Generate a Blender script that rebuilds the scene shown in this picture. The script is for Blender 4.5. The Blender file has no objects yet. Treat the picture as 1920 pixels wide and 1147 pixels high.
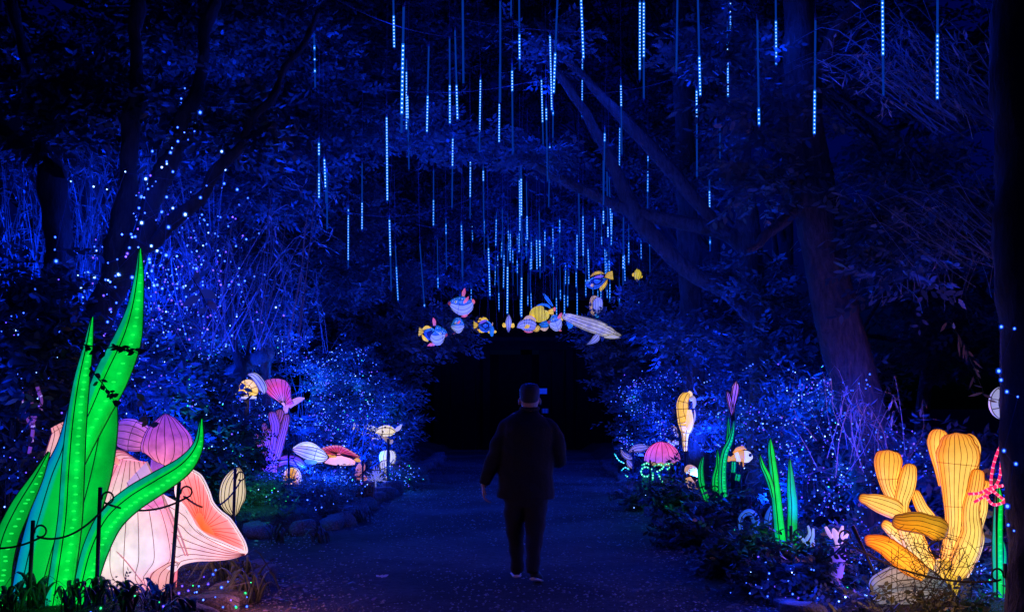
import bpy, math, random
import numpy as np
from mathutils import Vector, Matrix

random.seed(7)
RNG = np.random.default_rng(11)
PI = math.pi
SC = bpy.context.scene
COL = SC.collection

# ------------------------------------------------------------------ camera, sky, moon, exposure
CAM_Z, LENS, HORIZON = 1.6, 40.0, 752.0
FPX = 1920 * LENS / 36.0
PITCH = math.atan((HORIZON - 573.5) / FPX)
cam_d = bpy.data.cameras.new('camera'); cam_d.lens = LENS; cam_d.sensor_width = 36.0
cam_d.clip_start = 0.1; cam_d.clip_end = 500
cam = bpy.data.objects.new('camera', cam_d); COL.objects.link(cam)
cam.location = (0, 0, CAM_Z); cam.rotation_euler = (PI / 2 + PITCH, 0, 0)
SC.camera = cam

world = bpy.data.worlds.new('World'); SC.world = world; world.use_nodes = True
_nt = world.node_tree; _bg = _nt.nodes['Background']
_sky = _nt.nodes.new('ShaderNodeTexSky'); _sky.sky_type = 'NISHITA'; _sky.sun_disc = False
_sky.sun_elevation = math.radians(2); _sky.sun_rotation = math.radians(200)
_tint = _nt.nodes.new('ShaderNodeMixRGB'); _tint.blend_type = 'MULTIPLY'; _tint.inputs[0].default_value = 1
_tint.inputs[2].default_value = (0.0, 0.02, 1.0, 1)
_nt.links.new(_sky.outputs[0], _tint.inputs[1]); _nt.links.new(_tint.outputs[0], _bg.inputs[0])
_bg.inputs[1].default_value = 0.035
_moon = bpy.data.lights.new('moon', 'SUN'); _moon.energy = 0.02; _moon.color = (0.0, 0.05, 1.0); _moon.angle = math.radians(0.5)
moon = bpy.data.objects.new('moon', _moon); COL.objects.link(moon); moon.rotation_euler = (math.radians(40), 0, math.radians(20))

SC.view_settings.view_transform = 'Standard'; SC.view_settings.look = 'None'
SC.view_settings.exposure = 0.0; SC.view_settings.gamma = 1.0
SC.render.engine = 'CYCLES'
SC.cycles.max_bounces = 3; SC.cycles.diffuse_bounces = 1; SC.cycles.glossy_bounces = 2
SC.cycles.transmission_bounces = 3; SC.cycles.transparent_max_bounces = 8
SC.cycles.sample_clamp_indirect = 0.6; SC.cycles.sample_clamp_direct = 0
SC.cycles.use_adaptive_sampling = True; SC.cycles.adaptive_threshold = 0.02; SC.cycles.use_denoising = True; SC.cycles.use_light_tree = True
SC.cycles.caustics_reflective = False; SC.cycles.caustics_refractive = False

BLUE = (0.001, 0.03, 1.0)       # the LED blue that washes the whole garden

# ------------------------------------------------------------------ photo pixel -> place
_F = Vector((0, math.cos(PITCH), math.sin(PITCH))); _U = Vector((0, -math.sin(PITCH), math.cos(PITCH)))
def ray(px, py):
    return Vector((1, 0, 0)) * ((px - 960) / FPX) + _U * (-(py - 573.5) / FPX) + _F
def at(px, py, Y):
    d = ray(px, py); k = Y / d.y
    return Vector((d.x * k, Y, CAM_Z + d.z * k))
def gnd(px, py, z=0.0):
    d = ray(px, py); k = (z - CAM_Z) / d.z
    return Vector((d.x * k, d.y * k, z))
def px2m(n, Y): return n * Y / FPX
def zm(x0, y0, s):
    """a reader for measurements taken on an enlarged crop of the photograph"""
    def f(lst): return [((p[0] / s + x0), (p[1] / s + y0)) + tuple(v / s if i == 0 else v for i, v in enumerate(p[2:])) for p in lst]
    return f

# ------------------------------------------------------------------ materials
MATS = {}
def nodes(name):
    m = bpy.data.materials.new(name); m.use_nodes = True
    nt = m.node_tree; return m, nt, nt.nodes['Principled BSDF']
def L(nt, a, b): nt.links.new(a, b)
def N(nt, t, **kw):
    n = nt.nodes.new(t)
    for k, v in kw.items(): setattr(n, k, v)
    return n
def ramp(nt, stops, fac, interp='LINEAR'):
    r = N(nt, 'ShaderNodeValToRGB'); r.color_ramp.interpolation = interp
    e = r.color_ramp.elements
    while len(e) < len(stops): e.new(0.5)
    for i, (p, c) in enumerate(stops): e[i].position = p; e[i].color = (*c, 1)
    L(nt, fac, r.inputs[0]); return r
def plain(name, col, rough=0.6, metal=0.0, var=0.25, scale=30, bump=0.2):
    if name in MATS: return MATS[name]
    m, nt, b = nodes(name)
    tc = N(nt, 'ShaderNodeTexCoord'); n = N(nt, 'ShaderNodeTexNoise'); n.inputs['Scale'].default_value = scale; n.inputs['Detail'].default_value = 5
    L(nt, tc.outputs['Object'], n.inputs['Vector'])
    lo = tuple(c * (1 - var) for c in col); hi = tuple(min(1, c * (1 + var)) for c in col)
    r = ramp(nt, [(0.3, lo), (0.7, hi)], n.outputs['Fac']); L(nt, r.outputs[0], b.inputs['Base Color'])
    b.inputs['Roughness'].default_value = rough; b.inputs['Metallic'].default_value = metal
    if bump:
        bp = N(nt, 'ShaderNodeBump'); bp.inputs['Strength'].default_value = bump; bp.inputs['Distance'].default_value = 0.02
        L(nt, n.outputs['Fac'], bp.inputs['Height']); L(nt, bp.outputs[0], b.inputs['Normal'])
    MATS[name] = m; return m
def lantern(name, stops, strength=1.0, axis='t', dots=None, weave=0.12, interp='LINEAR', edge=None):
    """painted silk over a wire frame, lit from inside"""
    if name in MATS: return MATS[name]
    m, nt, b = nodes(name)
    a = N(nt, 'ShaderNodeAttribute', attribute_name=axis)
    r = ramp(nt, stops, a.outputs['Fac'], interp); col = r.outputs[0]
    tc = N(nt, 'ShaderNodeTexCoord')
    n = N(nt, 'ShaderNodeTexNoise'); n.inputs['Scale'].default_value = 7; n.inputs['Detail'].default_value = 9; n.inputs['Roughness'].default_value = .65
    L(nt, tc.outputs['Object'], n.inputs['Vector'])
    if dots:
        v = N(nt, 'ShaderNodeTexVoronoi'); v.inputs['Scale'].default_value = dots[0]; L(nt, tc.outputs['Object'], v.inputs['Vector'])
        lt = N(nt, 'ShaderNodeMath', operation='LESS_THAN'); lt.inputs[1].default_value = dots[1]; L(nt, v.outputs['Distance'], lt.inputs[0])
        mk = N(nt, 'ShaderNodeMath', operation='MULTIPLY'); gt = N(nt, 'ShaderNodeMath', operation='GREATER_THAN'); gt.inputs[1].default_value = dots[3]
        L(nt, a.outputs['Fac'], gt.inputs[0]); L(nt, lt.outputs[0], mk.inputs[0]); L(nt, gt.outputs[0], mk.inputs[1])
        mx = N(nt, 'ShaderNodeMixRGB'); L(nt, mk.outputs[0], mx.inputs[0]); L(nt, col, mx.inputs[1]); mx.inputs[2].default_value = (*dots[2], 1); col = mx.outputs[0]
    if edge:      # inner glow fading towards a lobe's sides, painted into the colour
        aw = N(nt, 'ShaderNodeAttribute', attribute_name='w'); er = ramp(nt, [(0, edge), (.22, (1, 1, 1)), (.78, (1, 1, 1)), (1, edge)], aw.outputs['Fac'], 'EASE')
        em = N(nt, 'ShaderNodeMixRGB', blend_type='MULTIPLY'); em.inputs[0].default_value = 1; L(nt, col, em.inputs[1]); L(nt, er.outputs[0], em.inputs[2]); col = em.outputs[0]
    st = N(nt, 'ShaderNodeMapRange'); st.inputs['From Min'].default_value = 0.25; st.inputs['From Max'].default_value = 0.75
    st.inputs['To Min'].default_value = strength * (1 - weave * 1.6); st.inputs['To Max'].default_value = strength * (1 + weave)
    L(nt, n.outputs['Fac'], st.inputs['Value'])
    L(nt, col, b.inputs['Base Color']); L(nt, col, b.inputs['Emission Color']); L(nt, st.outputs[0], b.inputs['Emission Strength'])
    b.inputs['Roughness'].default_value = 0.55
    MATS[name] = m; return m
def glow(name, col, strength, sampled=False):
    if name in MATS: return MATS[name]
    m, nt, b = nodes(name)
    b.inputs['Base Color'].default_value = (*[min(1, c) for c in col], 1); b.inputs['Emission Color'].default_value = (*col, 1)
    b.inputs['Emission Strength'].default_value = strength
    if not sampled: m.cycles.emission_sampling = 'NONE'
    MATS[name] = m; return m
def clear_glow(name, col, strength, clear):
    """a see-through shell with its own emission: bulb halos, tube walls and LED bloom"""
    if name in MATS: return MATS[name]
    m = bpy.data.materials.new(name); m.use_nodes = True; nt = m.node_tree; nt.nodes.remove(nt.nodes['Principled BSDF'])
    e = N(nt, 'ShaderNodeEmission'); e.inputs[0].default_value = (*col, 1); e.inputs[1].default_value = strength; tr = N(nt, 'ShaderNodeBsdfTransparent'); mx = N(nt, 'ShaderNodeMixShader'); mx.inputs[0].default_value = clear
    L(nt, e.outputs[0], mx.inputs[1]); L(nt, tr.outputs[0], mx.inputs[2]); L(nt, mx.outputs[0], nt.nodes['Material Output'].inputs[0]); m.cycles.emission_sampling = 'NONE'; MATS[name] = m; return m
def leafmat(name, c1, c2, rough=0.42, trans=0.25):
    if name in MATS: return MATS[name]
    m, nt, b = nodes(name)
    g = N(nt, 'ShaderNodeNewGeometry'); r = ramp(nt, [(0, c1), (1, c2)], g.outputs['Random Per Island'])
    L(nt, r.outputs[0], b.inputs['Base Color']); b.inputs['Roughness'].default_value = rough
    t = N(nt, 'ShaderNodeBsdfTranslucent'); L(nt, r.outputs[0], t.inputs['Color'])
    mx = N(nt, 'ShaderNodeMixShader'); mx.inputs[0].default_value = trans
    out = nt.nodes['Material Output']; L(nt, b.outputs[0], mx.inputs[1]); L(nt, t.outputs[0], mx.inputs[2]); L(nt, mx.outputs[0], out.inputs[0])
    MATS[name] = m; return m
def bark(name, c1, c2):
    if name in MATS: return MATS[name]
    m, nt, b = nodes(name)
    tc = N(nt, 'ShaderNodeTexCoord'); mp = N(nt, 'ShaderNodeMapping'); mp.inputs['Scale'].default_value = (9, 9, 2.2); L(nt, tc.outputs['Object'], mp.inputs[0])
    n = N(nt, 'ShaderNodeTexNoise'); n.inputs['Scale'].default_value = 2.6; n.inputs['Detail'].default_value = 9; n.inputs['Roughness'].default_value = 0.7; L(nt, mp.outputs[0], n.inputs['Vector'])
    r = ramp(nt, [(0.32, c1), (0.68, c2)], n.outputs['Fac']); L(nt, r.outputs[0], b.inputs['Base Color']); b.inputs['Roughness'].default_value = 0.85
    bp = N(nt, 'ShaderNodeBump'); bp.inputs['Strength'].default_value = 1.0; bp.inputs['Distance'].default_value = 0.08
    L(nt, n.outputs['Fac'], bp.inputs['Height']); L(nt, bp.outputs[0], b.inputs['Normal'])
    MATS[name] = m; return m

WIRE = plain('lantern_wire', (0.02, 0.012, 0.01), 0.6, 0, bump=0)
IRON = plain('black_iron', (0.03, 0.03, 0.035), 0.45, 0.6, bump=0.1)
ROPE = plain('dark_rope', (0.03, 0.025, 0.03), 0.9, scale=120)
CABLE = plain('thin_cable', (0.05, 0.06, 0.1), 0.6, bump=0)
BARK = bark('bark_brown', (0.025, 0.02, 0.018), (0.13, 0.105, 0.09))
BARKM = bark('bark_mid', (0.04, 0.033, 0.03), (0.2, 0.165, 0.145))
BARKD = bark('bark_dark', (0.02, 0.017, 0.015), (0.07, 0.06, 0.05))
LEAF_A = leafmat('leaf_evergreen', (0.035, 0.06, 0.06), (0.10, 0.13, 0.13))
LEAF_B = leafmat('leaf_pale', (0.07, 0.10, 0.10), (0.17, 0.2, 0.2))
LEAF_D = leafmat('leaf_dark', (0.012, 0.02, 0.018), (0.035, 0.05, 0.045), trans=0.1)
LEAF_R = leafmat('leaf_dry', (0.16, 0.11, 0.06), (0.3, 0.22, 0.12))
STEM = leafmat('dry_stem', (0.12, 0.12, 0.12), (0.34, 0.33, 0.32), trans=0.1)
CWIRE = plain('amber_wire', (0.2, 0.09, 0.015), 0.6, 0, bump=0)

# ------------------------------------------------------------------ mesh helpers
def arr_mesh(name, V, F, attrs=None, smooth=False):
    V = np.asarray(V, dtype=np.float32); me = bpy.data.meshes.new(name)
    F = [tuple(f) for f in F] if not isinstance(F, np.ndarray) else F
    if isinstance(F, np.ndarray):
        k = F.shape[1]; me.vertices.add(len(V)); me.vertices.foreach_set('co', V.ravel())
        me.loops.add(F.size); me.loops.foreach_set('vertex_index', F.astype(np.int32).ravel())
        me.polygons.add(len(F)); me.polygons.foreach_set('loop_start', np.arange(0, F.size, k, dtype=np.int32))
        me.update(calc_edges=True)
    else:
        me.from_pydata([tuple(map(float, v)) for v in V], [], F); me.update()
    for an, vals in (attrs or {}).items():
        at_ = me.attributes.new(an, 'FLOAT', 'POINT'); at_.data.foreach_set('value', np.asarray(vals, dtype=np.float32))
    if smooth: me.polygons.foreach_set('use_smooth', np.ones(len(me.polygons), dtype=bool))
    return me
def wloc(o):
    v = Vector((0, 0, 0))
    while o is not None: v = v + o.location; o = o.parent
    return v
class MB:
    def __init__(s): s.v = []; s.f = []; s.t = []; s.w = []
    def add(s, verts, faces, t=None, w=None):
        o = len(s.v); s.v += [tuple(p) for p in verts]; s.f += [tuple(i + o for i in f) for f in faces]
        s.t += list(t) if t is not None else [0.0] * len(verts); s.w += list(w) if w is not None else [0.0] * len(verts)
    def build(s, name, mat, parent=None, smooth=True, kind=None):
        b = np.array(s.v, dtype=np.float32).reshape(-1, 3)
        if parent is not None: b = b - np.array(wloc(parent), dtype=np.float32)
        me = arr_mesh(name, b, s.f, {'t': s.t, 'w': s.w}, smooth); me.materials.append(mat)
        o = bpy.data.objects.new(name, me); COL.objects.link(o)
        if parent is not None: o.parent = parent
        if kind: o['kind'] = kind
        return o
def thing(name, label, cat, loc, group=None):
    o = bpy.data.objects.new(name, None); COL.objects.link(o); o.location = loc; o.empty_display_size = 0.1
    o['label'] = label; o['category'] = cat
    if group: o['group'] = group
    return o
def tag(o, label=None, cat=None, group=None, kind=None):
    for k, v in (('label', label), ('category', cat), ('group', group), ('kind', kind)):
        if v: o[k] = v
    return o
def lamp(parent, loc, energy, color, radius=0.05, name='stand_in_light', shape='POINT'):  # unseen lamp standing in for the light of its parent
    d = bpy.data.lights.new(name, shape); d.energy = energy; d.color = color; d.shadow_soft_size = radius
    o = bpy.data.objects.new(name, d); COL.objects.link(o); o.parent = parent; o.location = Vector(loc) - wloc(parent); return o

def catmull(P, m):
    """P: (n,k) array -> m samples through all of the points, with the parameter"""
    P = np.asarray(P, dtype=float); n = len(P)
    if n == 2:
        u = np.linspace(0, 1, m)[:, None]; return P[0] * (1 - u) + P[1] * u, np.linspace(0, 1, m)
    Q = np.vstack([2 * P[0] - P[1], P, 2 * P[-1] - P[-2]]); out = []; us = np.linspace(0, n - 1, m)
    for u in us:
        i = min(int(u), n - 2); x = u - i; a, b, c, d = Q[i], Q[i + 1], Q[i + 2], Q[i + 3]
        out.append(0.5 * (2 * b + (c - a) * x + (2 * a - 5 * b + 4 * c - d) * x * x + (3 * b - a - 3 * c + d) * x ** 3))
    return np.array(out), us / (n - 1)
def tube(mb, pts, r, n=6, m=None, closed_ends=True):
    """round tube through pts; r a number or a list"""
    P = np.array([tuple(p) for p in pts], dtype=float)
    R = np.full(len(P), float(r)) if np.isscalar(r) else np.asarray(r, dtype=float)
    if m: PR, _ = catmull(np.column_stack([P, R]), m); P, R = PR[:, :3], np.maximum(PR[:, 3], 1e-4)
    T = np.gradient(P, axis=0); T /= np.linalg.norm(T, axis=1)[:, None] + 1e-9
    up = np.array([0, 0, 1.0]) if abs(T[0][2]) < 0.9 else np.array([1.0, 0, 0]); nrm = np.cross(T[0], up); nrm /= np.linalg.norm(nrm)
    V = []; t = []
    for i in range(len(P)):
        nrm = nrm - T[i] * np.dot(nrm, T[i]); nrm /= np.linalg.norm(nrm) + 1e-9; bi = np.cross(T[i], nrm)
        for k in range(n):
            a = 2 * PI * k / n; V.append(P[i] + R[i] * (math.cos(a) * nrm + math.sin(a) * bi)); t.append(i / max(1, len(P) - 1))
    F = [(i * n + k, i * n + (k + 1) % n, (i + 1) * n + (k + 1) % n, (i + 1) * n + k) for i in range(len(P) - 1) for k in range(n)]
    if closed_ends: F += [tuple(reversed(range(n))), tuple((len(P) - 1) * n + k for k in range(n))]
    mb.add(V, F, t)
def limb(mb, P, hw, th, n=16, m=24, face=(0, -1, 0), wires=None, ribs=(), rings=(), wr=0.004, cyc=0.0, wave=0.0):
    """a swelling body with elliptic section through the points P: half width hw across the view, half thickness th along face"""
    A = np.column_stack([np.array([tuple(p) for p in P], dtype=float), hw, th]); n0 = len(P)
    S, u = catmull(A, m); C = S[:, :3]; W = np.maximum(S[:, 3], 1e-4); H = np.maximum(S[:, 4], 1e-4)
    seg = u * (n0 - 1)
    for i in range(m):                       # rounded ends where the width starts or ends at zero
        if hw[0] == 0 and seg[i] < 1: k = math.sqrt(max(0, 1 - (1 - seg[i]) ** 2)); W[i] = max(1e-4, hw[1] * k); H[i] = max(1e-4, th[1] * k)
        if hw[-1] == 0 and seg[i] > n0 - 2: x = seg[i] - (n0 - 2); k = math.sqrt(max(0, 1 - x * x)); W[i] = max(1e-4, hw[-2] * k); H[i] = max(1e-4, th[-2] * k)
    T = np.gradient(C, axis=0); T /= np.linalg.norm(T, axis=1)[:, None] + 1e-9
    D0 = np.array(face, dtype=float); D0 /= np.linalg.norm(D0); V = []; t = []; w = []; fr = []
    for i in range(m):
        D = D0 - T[i] * np.dot(D0, T[i]); D /= np.linalg.norm(D) + 1e-9; X = np.cross(T[i], D); fr.append((X, D))
        for k in range(n):
            a = 2 * PI * k / n; s = 1 + wave * math.cos(a * cyc)
            V.append(C[i] + s * (X * W[i] * math.cos(a) + D * H[i] * math.sin(a))); t.append(u[i]); w.append(0.5 + 0.5 * math.cos(a))
    F = [(i * n + k, i * n + (k + 1) % n, (i + 1) * n + (k + 1) % n, (i + 1) * n + k) for i in range(m - 1) for k in range(n)]
    F += [tuple(reversed(range(n))), tuple((m - 1) * n + k for k in range(n))]
    mb.add(V, F, t, w)
    if wires is not None:
        for a in ribs:
            s = 1 + wave * math.cos(a * cyc)
            tube(wires, [C[i] + s * (fr[i][0] * (W[i] + wr * .6) * math.cos(a) + fr[i][1] * (H[i] + wr * .6) * math.sin(a)) for i in range(m)], wr, 4)
        for x in rings:
            i = min(m - 1, int(x * (m - 1)))
            tube(wires, [C[i] + (fr[i][0] * (W[i] + wr * .5) * math.cos(2 * PI * k / 20) + fr[i][1] * (H[i] + wr * .5) * math.sin(2 * PI * k / 20)) * (1 + wave * math.cos(2 * PI * k / 20 * cyc)) for k in range(21)], wr * .8, 4)
    return C, W, H, fr
def plimb(mb, st, Y, flat=0.6, **kw):
    """limb from photo measurements: stations (px, py, half width in px[, metres nearer or farther])"""
    P = [at(s[0], s[1], Y + (s[3] if len(s) > 3 else 0)) for s in st]
    hw = [px2m(s[2], Y) for s in st]; return limb(mb, P, hw, [h * flat for h in hw], **kw)
def patch(mb, cA, cB, bulge, back=0.03, n=14, m=24, wires=None, vl=(), sl=(), wr=0.004, nrm=(0, -1, 0), sag=0.0):
    """a padded panel stretched between two curves, bulging along nrm, closed at the back"""
    A, u = catmull(np.array([tuple(p) for p in cA]), m); B, _ = catmull(np.array([tuple(p) for p in cB]), m); D = np.array(nrm, dtype=float); D /= np.linalg.norm(D)
    def P(i, v, s=1.0):
        e = math.sin(PI * v) * (math.sin(PI * (0.12 + 0.76 * u[i]))); return A[i] * (1 - v) + B[i] * v + D * (bulge if s > 0 else -back) * e + np.array([0, 0, -sag * e])
    for s in (1, -1):
        V = [P(i, v / n, s) for i in range(m) for v in range(n + 1)]; k = n + 1
        F = [(i * k + v, i * k + v + 1, (i + 1) * k + v + 1, (i + 1) * k + v) for i in range(m - 1) for v in range(n)]
        if s < 0: F = [tuple(reversed(f)) for f in F]
        mb.add(V, F, [u[i] for i in range(m) for v in range(k)], [v / n for i in range(m) for v in range(k)])
    if wires is not None:
        for v in vl: tube(wires, [P(i, v) + D * wr * .6 for i in range(m)], wr, 4)
        for s_ in sl:
            i = min(m - 1, int(s_ * (m - 1))); tube(wires, [P(i, v / n) + D * wr * .6 for v in range(n + 1)], wr, 4)
def fan(mb, c, rim, depth, thick=0.02, n=8, m=40, wires=None, nr=12, wr=0.004, nrm=(0, -1, 0), closed=True, rings=(), edge=True, power=1.0, k0=1):
    """a dish or fan from a centre point to a rim curve, hollowed by depth along nrm"""
    R = [tuple(p) for p in rim]
    if closed: R = R + [R[0]]
    Q, u = catmull(np.array(R), m); c = np.array(tuple(c)); D = np.array(nrm, dtype=float); D /= np.linalg.norm(D)
    def P(i, k, s): x = k / n; return c * (1 - x) + Q[i] * x + D * (depth * math.sin(PI * x ** power) + (thick if s else 0))
    for s in (1, 0):
        V = [P(i, k, s) for i in range(m) for k in range(n + 1)]; q = n + 1
        F = [(i * q + k, i * q + k + 1, (i + 1) * q + k + 1, (i + 1) * q + k) for i in range(m - 1) for k in range(n)]
        if s == 0: F = [tuple(reversed(f)) for f in F]
        mb.add(V, F, [k / n for i in range(m) for k in range(q)], [u[i] for i in range(m) for k in range(q)])
    o = len(mb.v) - 2 * m * (n + 1); q = n + 1; g = m * q
    mb.f += [(o + i * q + n, o + g + i * q + n, o + g + (i + 1) * q + n, o + (i + 1) * q + n) for i in range(m - 1)]
    if wires is not None:
        for j in range(nr):
            i = int((j + 0.5) * (m - 1) / nr); tube(wires, [P(i, k, 1) + D * wr * .7 for k in range(k0, n + 1)], wr, 4)
        for x in rings: tube(wires, [P(i, int(x * n), 1) + D * wr * .7 for i in range(m)], wr, 4)
        if edge: tube(wires, [P(i, n, 1) for i in range(m)], wr * 1.2, 4)
_t = (1 + 5 ** 0.5) / 2
ICO_V = np.array([(-1, _t, 0), (1, _t, 0), (-1, -_t, 0), (1, -_t, 0), (0, -1, _t), (0, 1, _t), (0, -1, -_t), (0, 1, -_t), (_t, 0, -1), (_t, 0, 1), (-_t, 0, -1), (-_t, 0, 1)]) / math.sqrt(1 + _t * _t)
ICO_F = [(0, 11, 5), (0, 5, 1), (0, 1, 7), (0, 7, 10), (0, 10, 11), (1, 5, 9), (5, 11, 4), (11, 10, 2), (10, 7, 6), (7, 1, 8), (3, 9, 4), (3, 4, 2), (3, 2, 6), (3, 6, 8), (3, 8, 9), (4, 9, 5), (2, 4, 11), (6, 2, 10), (8, 6, 7), (9, 8, 1)]
def bead(mb, c, r, sz=1.0): mb.add(np.array(tuple(c)) + ICO_V * np.array([r, r, r * sz]), ICO_F)
def ball(mb, c, rx, ry, rz, n=12, m=9):
    V = []; c = np.array(tuple(c))
    for i in range(m):
        a = PI * i / (m - 1)
        for k in range(n): b = 2 * PI * k / n; V.append(c + np.array([rx * math.sin(a) * math.cos(b), ry * math.sin(a) * math.sin(b), rz * math.cos(a)]))
    mb.add(V, [(i * n + k, (i + 1) * n + k, (i + 1) * n + (k + 1) % n, i * n + (k + 1) % n) for i in range(m - 1) for k in range(n)], [i / (m - 1) for i in range(m) for k in range(n)])
def box(mb, c, s, rz=0.0):
    c = np.array(tuple(c)); ca, sa = math.cos(rz), math.sin(rz); V = []
    for z in (-1, 1):
        for x, y in ((-1, -1), (1, -1), (1, 1), (-1, 1)):
            X, Yv = x * s[0] / 2, y * s[1] / 2; V.append(c + np.array([X * ca - Yv * sa, X * sa + Yv * ca, z * s[2] / 2]))
    mb.add(V, [(3, 2, 1, 0), (4, 5, 6, 7), (0, 1, 5, 4), (1, 2, 6, 5), (2, 3, 7, 6), (3, 0, 4, 7)])

# ------------------------------------------------------------------ foliage: sprays of leaves scattered through a volume
def leaf_geo(base, d, up, ln, wd, fine):
    side = np.cross(d, up); side /= np.linalg.norm(side) + 1e-9; nn = np.cross(side, d)
    if fine:
        pts = [base, base + d * ln * .3 + side * wd * .45 - nn * wd * .1, base + d * ln * .65 + side * wd * .42 - nn * wd * .16, base + d * ln - nn * wd * .25,
               base + d * ln * .65 - side * wd * .42 - nn * wd * .16, base + d * ln * .3 - side * wd * .45 - nn * wd * .1]
        return pts, [(0, 1, 2, 3), (0, 3, 4, 5)]
    return [base, base + d * ln * .45 + side * wd * .5 - nn * wd * .15, base + d * ln - nn * wd * .2, base + d * ln * .45 - side * wd * .5 - nn * wd * .15], [(0, 1, 2, 3)]
def spray(nl, length, ln, wd, fine=False, seed=0):
    r = random.Random(seed); V = []; F = []
    for i in range(nl):
        x = (i + 0.6) / nl; base = np.array([length * x, 0, -0.12 * length * x * x]); sd = 1 if i % 2 else -1
        d = np.array([0.75 + r.uniform(-.3, .3), sd * r.uniform(.35, 1.0), r.uniform(-.5, .35)]); d /= np.linalg.norm(d)
        up = np.array([r.uniform(-.5, .5), r.uniform(-.5, .5), 1.0]); p, f = leaf_geo(base, d, up, ln * r.uniform(.7, 1.15), wd * r.uniform(.8, 1.15), fine)
        o = len(V); V += p; F += [tuple(k + o for k in q) for q in f]
    return np.array(V), np.array(F)
def place(templates, pos, scale=(0.8, 1.25), pitch=(-0.5, 0.6), out=None):
    """copies of the spray templates at the given points, merged into two arrays"""
    VV = []; FF = []; off = 0; n = len(pos); yaw = RNG.uniform(0, 2 * PI, n)
    if out is not None:
        o = np.asarray(out); yaw = np.where(RNG.random(n) < 0.65, np.arctan2(o[:, 1], o[:, 0]) + RNG.normal(0, .7, n), yaw)
    pt = RNG.uniform(*pitch, n); rl = RNG.normal(0, .6, n); sc = RNG.uniform(*scale, n); which = RNG.integers(0, len(templates), n)
    for ti, (V, F) in enumerate(templates):
        idx = np.where(which == ti)[0]
        if not len(idx): continue
        cy, sy, cp, sp, cr, sr = np.cos(yaw[idx]), np.sin(yaw[idx]), np.cos(pt[idx]), np.sin(pt[idx]), np.cos(rl[idx]), np.sin(rl[idx])
        z = np.zeros_like(cy); o1 = np.ones_like(cy)
        Rz = np.stack([np.stack([cy, -sy, z], -1), np.stack([sy, cy, z], -1), np.stack([z, z, o1], -1)], 1)
        Ry = np.stack([np.stack([cp, z, -sp], -1), np.stack([z, o1, z], -1), np.stack([sp, z, cp], -1)], 1)
        Rx = np.stack([np.stack([o1, z, z], -1), np.stack([z, cr, -sr], -1), np.stack([z, sr, cr], -1)], 1)
        R = Rz @ Ry @ Rx
        P = np.einsum('nij,vj->nvi', R, V) * sc[idx][:, None, None] + pos[idx][:, None, :]
        VV.append(P.reshape(-1, 3)); k = len(V); FF.append((F[None] + (np.arange(len(idx)) * k)[:, None, None]).reshape(-1, F.shape[1]) + off); off += len(idx) * k
    return np.concatenate(VV), np.concatenate(FF)
def foliage(name, templates, pos, mat, parent, out=None, **kw):
    V, F = place(templates, np.asarray(pos), out=out, **kw); V = V - np.array(wloc(parent))
    me = arr_mesh(name, V, F); me.materials.append(mat); o = bpy.data.objects.new(name, me); COL.objects.link(o); o.parent = parent; o['kind'] = 'stuff'; return o
SPR = {
    'broad': [spray(8, .34, .12, .055, seed=s) for s in range(6)],
    'far': [spray(8, .5, .17, .075, seed=s + 10) for s in range(6)],
    'fine': [spray(12, .26, .06, .026, seed=s + 20) for s in range(6)],
    'near': [spray(9, .36, .11, .05, fine=True, seed=s + 30) for s in range(6)],
    'lance': [spray(10, .4, .14, .028, seed=s + 40) for s in range(6)],
    'low': [spray(9, .2, .07, .035, fine=True, seed=s + 60) for s in range(6)],
    'tiny': [spray(14, .2, .035, .016, seed=s + 50) for s in range(5)],
}
def clumps(c, r, nsub, per, sig):
    """points gathered in sub-clumps inside an ellipsoid, denser outside; returns points and outward directions"""
    c = np.array(tuple(c)); r = np.array(r, dtype=float); d = RNG.normal(size=(nsub, 3)); d /= np.linalg.norm(d, axis=1)[:, None]
    rad = RNG.uniform(.25, 1, nsub) ** .5; sub = c + d * r * rad[:, None]
    p = np.repeat(sub, per, 0) + RNG.normal(0, sig, (nsub * per, 3)) * np.array([1, 1, .7]); return p, p - c, sub
def tree(x, Y, h, cl, label, r=0.16, leaf='far', mat=LEAF_A, nsub=26, per=26, sig=.3, lean=(0, 0), group='trees arching over the path', z0=-0.1, barkm=BARK, fork=.45):
    """tapered trunk, limbs to each clump, twigs to each sub-clump, leaves; cl: list of (centre xyz, radii)"""
    base = Vector((x, Y, z0)); t = thing('tree', label, 'tree', base, group)
    top = Vector((x + lean[0], Y + lean[1], h)); mb = MB(); j = lambda s: Vector((random.uniform(-s, s), random.uniform(-s, s), 0))
    K = [base, base.lerp(top, .3) + j(.12), base.lerp(top, .6) + j(.15), top]; tube(mb, K, [r * 1.25, r, r * .75, r * .3], 9, 22); mb.build('trunk', barkm, t)
    lb = MB(); P = []; O = []
    for (c, rr) in cl:
        f = K[1].lerp(K[2], random.random()) if random.random() < fork else K[2].lerp(K[3], random.random()); c = Vector(c); mid = f.lerp(c, .5) + Vector((random.uniform(-.3, .3), random.uniform(-.3, .3), random.uniform(.0, .5)))
        tube(lb, [f, mid, c], [r * .45, r * .3, r * .14], 6, 12); p, o, sub = clumps(c, rr, nsub, per, sig); P.append(p); O.append(o)
        for s in sub[:nsub]:
            s = Vector(s); tube(lb, [c.lerp(f, random.random() * .4), c.lerp(s, .55) + Vector((0, 0, .1)), s], [r * .12, r * .07, .006], 4, 6)
    lb.build('limb', barkm, t); foliage('crown', SPR[leaf], np.concatenate(P), mat, t, out=np.concatenate(O)); return t
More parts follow.
